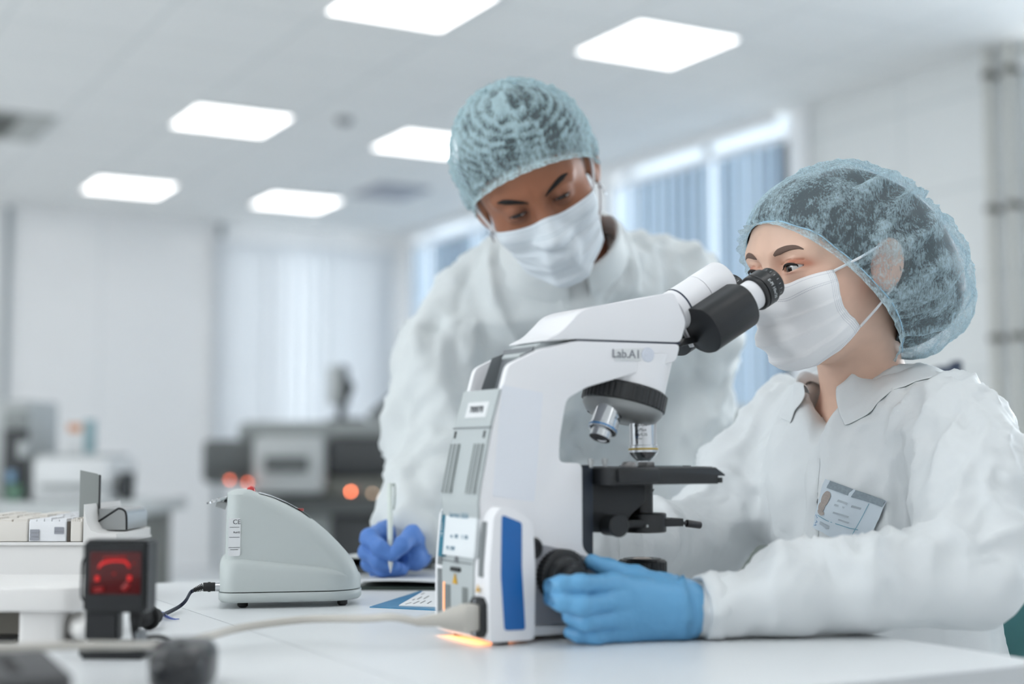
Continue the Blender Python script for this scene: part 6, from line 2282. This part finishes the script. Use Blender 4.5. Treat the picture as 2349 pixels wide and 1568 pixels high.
# right glove with the pen
def Q(px, py, d): return at(px, py, d)
gm = dict(fk=.0012,
    fingers=[
        ([Q(884, 1214, 2.005), Q(846, 1232, 1.955), Q(872, 1257, 1.936), Q(897, 1272, 1.932)], [.0125, .0115, .0105, .0088]),
        ([Q(868, 1236, 2.008), Q(842, 1266, 1.958), Q(868, 1286, 1.942), Q(903, 1298, 1.944)], [.0125, .0112, .0102, .0086]),
        ([Q(870, 1262, 2.010), Q(848, 1292, 1.966), Q(878, 1306, 1.954), Q(914, 1303, 1.960)], [.0120, .0108, .0098, .0084]),
        ([Q(880, 1282, 2.012), Q(866, 1311, 1.978), Q(892, 1313, 1.970), Q(922, 1307, 1.978)], [.0110, .0098, .0090, .0078]),
        ([Q(958, 1250, 2.015), Q(945, 1226, 1.965), Q(922, 1250, 1.938), Q(902, 1272, 1.932)], [.0150, .0125, .0108, .0088])],
    palm=[(Q(955, 1240, 2.04), Q(888, 1222, 2.010), .024, .014), (Q(955, 1250, 2.04), Q(874, 1244, 2.012), .024, .015), (Q(950, 1262, 2.035), Q(876, 1266, 2.012), .022, .014),
          (Q(945, 1275, 2.02), Q(888, 1286, 2.008), .020, .013), (Q(955, 1262, 2.02), Q(948, 1280, 1.995), .019, .017), (Q(968, 1225, 2.08), Q(955, 1245, 2.04), .026, .025)])
fgm = lambda P: glove_sdf(P, gm)
c_ = Q(900, 1260, 1.98)
gM = make_sdf_part('glove', fgm, tuple(c_ - [.10, .13, .09]), tuple(c_ + [.14, .13, .09]), .0020, M_GLOVE2, man,
              disp=lambda P: (ridge(P * 45, 15, 2.0) - .3) * .0012 + (ridge(P * 110, 16) - .3) * .0004,
              post=lambda v: np.where((np.arange(3) == 2)[None] & (v < .7625), .7625, v))
gM['label'] = 'violet-blue glove gripping the pen'
pen = empty('pen', Q(896, 1316, 1.930), 'white and grey pen held upright in the gloved writing hand', 'pen')
pa, pb = Vector([float(v) for v in Q(896, 1313, 1.926)]), Vector([float(v) for v in Q(894, 1108, 1.985)])
pd = (pb - pa).normalized()
L_ = (pb - pa).length
M_PEN = mat('pen_pale', srgb(214, 222, 216), rough=.3)
MB().lathe([(.0006, 0), (.0010, .003), (.0030, .012), (.0038, .020)], pa, pd, 20).build('tip', mat('pen_tip', srgb(196, 198, 196), rough=.3, metal=.4), pen)
MB().lathe([(.0038, .020), (.0040, .03), (.0040, L_ * .62), (.0036, L_ * .622), (.0036, L_ * .985), (.0028, L_)], pa, pd, 20).build('barrel', M_PEN, pen)
cl_ = pa + pd * (L_ * .72)
sdv = Vector([float(v) for v in XR])
MB().tube([pa + pd * L_ * .97 + sdv * .003, pa + pd * L_ * .985 + sdv * .007, pa + pd * L_ * .80 + sdv * .0068, pa + pd * L_ * .70 + sdv * .005], .0010, 8).build('clip', mat('pen_clip', srgb(112, 128, 118), rough=.35), pen)
# left glove of the man rests at the table edge, mostly hidden
wl = LwrM
tip_ = lambda a, b, z: wl - np.array(BF) * a + np.array(BR) * b + np.array([0, 0, z])
gl2 = dict(fingers=[([tip_(.085, o_, -.012), tip_(.115, o_ * 1.15, -.010), tip_(.140, o_ * 1.2, -.020), tip_(.158, o_ * 1.2, -.030)], [.0110, .010, .009, .0075]) for o_ in (-.032, -.011, .011)] +
           [([tip_(.075, .03, -.016), tip_(.102, .036, -.016), tip_(.120, .038, -.024), tip_(.132, .038, -.030)], [.010, .0088, .008, .0066]),
            ([tip_(.025, -.022, -.006), tip_(.055, -.045, -.012), tip_(.080, -.056, -.018), tip_(.098, -.058, -.024)], [.014, .012, .010, .008])],
           palm=[(wl, tip_(.085, o_, -.010), .024, .013) for o_ in (-.03, -.01, .01)] + [(wl, tip_(.075, .028, -.014), .023, .012), (tip_(-.04, 0, .01), wl, .025, .025)])
fgl2 = lambda P: glove_sdf(P, gl2)
make_sdf_part('glove', fgl2, tuple(wl + [-.19, -.22, -.08]), tuple(wl + [.13, .12, .07]), .0035, M_GLOVE2, man,
              post=lambda v: np.where((np.arange(3) == 2)[None] & (v < .7515), .7515, v))
# trousers, shoes
def legM(s):
    hip = plM + np.array(BR) * .085 * s - [0, 0, .05]
    k_ = hip + [.0, .02, -.40]; k_[2] = .47
    an_ = k_ + [0, .03, -.37]
    return hip, k_, an_
def trouM(P):
    d = None
    for s in (-1, 1):
        h_, k_, a_ = legM(s)
        e = chain(P, [h_, k_, a_ + [0, 0, .0]], [.10, .078, .066])
        d = e if d is None else smin(d, e, .02)
    return d
make_sdf_part('trousers', trouM, tuple(plM + [-.28, -.25, -.84]), tuple(plM + [.28, .30, .08]), .014, M_TROU, man)
for s in (-1, 1):
    a_ = legM(s)[2]
    t_ = a_ - np.array(BF) * .10
    f_ = lambda P, a_=a_, t_=t_: smax(smin(cap1(P, (t_[0], t_[1], .03), (a_[0], a_[1], .04), .042, .045), cap1(P, (a_[0], a_[1], .04), (a_[0], a_[1], .09), .045, .045), .02), -(P[:, 2] - .004), .004)
    make_sdf_part('shoe', f_, (a_[0] - .24, a_[1] - .24, -.01), (a_[0] + .14, a_[1] + .14, .16), .010, M_SHOE, man)
M_DG = mat('machine_dark', srgb(94, 98, 98), rough=.5)
M_MG = mat('machine_grey', srgb(146, 151, 150), rough=.5)
M_LG = mat('machine_light', srgb(186, 190, 190), rough=.45)
M_DK = mat('machine_black', srgb(56, 59, 61), rough=.5)
M_LED = mat('led_orange', srgb(255, 120, 60), emit=(1.0, .22, .09, 1), estr=30)
M_LED2 = mat('led_orange_dim', srgb(255, 120, 60), emit=(1.0, .16, .06, 1), estr=9)
d = 6.6
an = empty('analyser', bpt(700, d + .4, 0), 'long dark grey laboratory analyser below the far window', 'analyser')
bbox(462, 588, 1008, 1108, d, .7, 'left_module', M_DG, an, .03)
bbox(540, 960, 966, 1014, d, .75, 'upper_deck', M_MG, an, .04, dd=.1)
bbox(578, 742, 1000, 1132, d, .7, 'front_panel', M_LG, an, .03, dd=-.08)
bbox(606, 706, 1046, 1082, d, .02, 'display_slot', M_DG, an, .005, dd=-.10)
bbox(742, 1180, 1000, 1096, d, .7, 'drum_housing', M_DK, an, .05)
bbox(742, 1180, 1096, 1140, d, .7, 'control_strip', mat('machine_olive', srgb(100, 102, 96), rough=.5), an, .01)
bbox(560, 1180, 1134, 1180, d, .65, 'lower_beam', M_DG, an, .02, dd=.06)
bbox(600, 760, 1150, 1480, d, .6, 'cabinet_door', M_MG, an, .01, dd=.10, zb=.02)
bbox(560, 1180, 1180, 1480, d, .6, 'base_cabinet', M_DK, an, .01, dd=.12, zb=0)
for px, py, mm in ((527, 1100, M_LED2), (568, 1106, M_LED2), (805, 1127, M_LED)):
    p = bpt(px, d - .1, zpx(py, d - .1)) if px < 600 else bpt(px, d - .01, zpx(py, d - .01))
    MB().cyl(p - BF * .0 + BF * .02, p, .006).build('indicator_light', mm, an)
    if px < 600: MB().box(p - Vector((.02, .0, .02)) + BF * .022, p + Vector((.02, .02, .02)) + BF * .09).build('light_bracket', M_DG, an)
for px in (855, 895):
    p = bpt(px, d - .01, zpx(1131, d - .01))
    MB().cyl(p + BF * .02, p, .006).build('indicator_light', mat('led_off', srgb(120, 110, 90), emit=(.9, .6, .4, 1), estr=6), an)
mn = empty('monitor', bpt(775, d + .3, zpx(966, d)), 'thin monitor on a dark arm standing on top of the analyser', 'monitor')
bbox(748, 782, 838, 926, d + .3, .25, 'screen_panel', M_LG, mn, .01)
bbox(780, 786, 836, 928, d + .3, .24, 'screen_bezel', M_DK, mn, .003)
MB().tube([bpt(784, d + .4, zpx(890, d + .4)), bpt(796, d + .4, zpx(885, d + .4)), bpt(784, d + .4, zpx(930, d + .4)), bpt(782, d + .4, zpx(962, d + .4))], [.02, .035, .02, .02]).build('arm', M_DK, mn)
bbox(750, 830, 958, 966, d + .25, .3, 'base', M_DK, mn, .01, zb=zpx(966, d + .1) + .001)
tb = empty('tablet', bpt(880, d + .3, zpx(966, d)), 'dark slanted touch screen lying back on the analyser, near the man', 'screen')
a, b_ = bpt(846, d + .3, zpx(962, d + .3)), bpt(912, d + .3, zpx(908, d + .3))
MB().prism([(0, 0), ((b_ - a).length, 0), ((b_ - a).length, .03), (0, .03)], a, (b_ - a).normalized(), Vector((-.3, 0, 1)).normalized(), BF, .35, bevel=.004).build('screen', M_DG, tb)
bbox(850, 905, 950, 966, d + .3, .25, 'stand', M_MG, tb, .004, zb=zpx(966, d + .1) + .001)

# bench on the far left with its equipment
d = 5.2
bn = empty('side_bench', bpt(120, d + .3, 0), 'pale grey side bench at the left edge, beyond the slide rack', 'bench')
bbox(-420, 325, 1152, 1184, d, .75, 'benchtop', mat('bench_pale', srgb(204, 208, 208), rough=.4), bn, .006)
bbox(-420, 240, 1184, 1540, d, .6, 'cabinet', mat('bench_front', srgb(196, 199, 200), rough=.5), bn, .006, dd=.08, zb=0)
bbox(262, 322, 1184, 1540, d, .5, 'pedestal', mat('pedestal_grey', srgb(126, 128, 124), rough=.5), bn, .006, dd=.10, zb=0)
zB = zpx(1152, d) + .0015
pr = empty('desktop_printer', bpt(165, d + .3, zpx(1152, d)), 'white desktop printer on the pale side bench', 'printer')
bbox(74, 252, 1050, 1152, d, .4, 'body', M_WHITE2, pr, .02, dd=.14, zb=zB)
bbox(80, 240, 1040, 1052, d, .35, 'lid', M_LG, pr, .01, dd=.16)
bbox(92, 246, 1110, 1120, d, .02, 'paper_slot', M_MG, pr, .002, dd=.128)
bx = empty('carton', bpt(178, d + .3, zpx(1040, d + .2)), 'small white and orange carton standing on the printer', 'carton')
bbox(152, 190, 966, 1041, d, .08, 'body', M_WHITE2, bx, .003, dd=.24, zb=zpx(1040, d + .16) + .001)
bbox(154, 186, 972, 990, d, .004, 'orange_band', mat('carton_orange', srgb(214, 150, 104), rough=.6), bx, .0008, dd=.236)
bbox(191, 204, 962, 1041, d, .09, 'teal_side', mat('carton_teal', srgb(150, 180, 186), rough=.6), bx, .003, dd=.25, zb=zpx(1040, d + .16) + .001)
cp_ = empty('pen_cup', bpt(276, d + .3, zpx(1152, d)), 'black cup on the side bench, right of the printer', 'cup')
MB().lathe([(.018, 0), (.026, .002), (.030, .105), (.027, .105), (.024, .006), (0, .006)], bpt(292, d + .20, zB), EZ, 28).build('body', M_DK, cp_)
MB().tube([bpt(277, d + .20, zB + .08), bpt(271, d + .20, zB + .07), bpt(270, d + .20, zB + .03), bpt(279, d + .20, zB + .02)], .006).build('handle', M_DK, cp_)
tw = empty('equipment_tower', bpt(30, d + .3, zpx(1152, d)), 'tall grey equipment tower with dark front at the left edge', 'equipment')
bbox(-75, 66, 916, 1152, d, .35, 'housing', M_LG, tw, .015, dd=.2, zb=zB)
bbox(6, 62, 985, 1140, d, .02, 'dark_bay', M_DK, tw, .004, dd=.185)
bbox(6, 62, 940, 980, d, .02, 'grey_panel', M_MG, tw, .004, dd=.185)
bbox(38, 60, 1010, 1050, d, .05, 'nozzle', M_LG, tw, .01, dd=.15)
bbox(14, 50, 1110, 1142, d, .03, 'green_tray', mat('tray_green', srgb(96, 132, 112), rough=.5), tw, .004, dd=.16, zb=zB)
bbox(16, 34, 1080, 1105, d, .03, 'blue_bottle', mat('bottle_blue', srgb(130, 165, 195), rough=.4), tw, .004, dd=.16)

# equipment between and behind the two people
d = 4.3
cb2 = empty('equipment_cabinet', bpt(1700, d + .2, 0), 'dark grey equipment cabinet under the blinds, between the two people', 'cabinet')
bbox(1560, 1790, 938, 1480, d, .4, 'housing', mat('cabinet_dark', srgb(112, 118, 114), rough=.5), cb2, .02, zb=0)
bbox(1690, 1760, 960, 1030, d, .02, 'front_panel', M_DG, cb2, .01, dd=-.015)
bbox(1552, 1798, 928, 942, d, .42, 'cabinet_lid', M_LG, cb2, .006, dd=-.01)
d = 3.0
mc2 = empty('camera_stand', bpt(2190, d, 0), 'dark navy device on a stand behind the shoulder of the seated person', 'device')
bbox(2158, 2216, 838, 868, d, .06, 'head', mat('device_navy', srgb(44, 58, 82), rough=.5), mc2, .008)
bbox(2196, 2216, 826, 842, d, .05, 'lens_cap', mat('device_navy', srgb(44, 58, 82)), mc2, .006)
MB().cyl(bpt(2185, d + .03, 0.0), bpt(2185, d + .03, zpx(866, d)), .014).build('pole', M_DG, mc2)
MB().cyl(bpt(2185, d + .03, 0.0), bpt(2185, d + .03, .025), .14, bevel=.008).build('foot', M_DK, mc2)
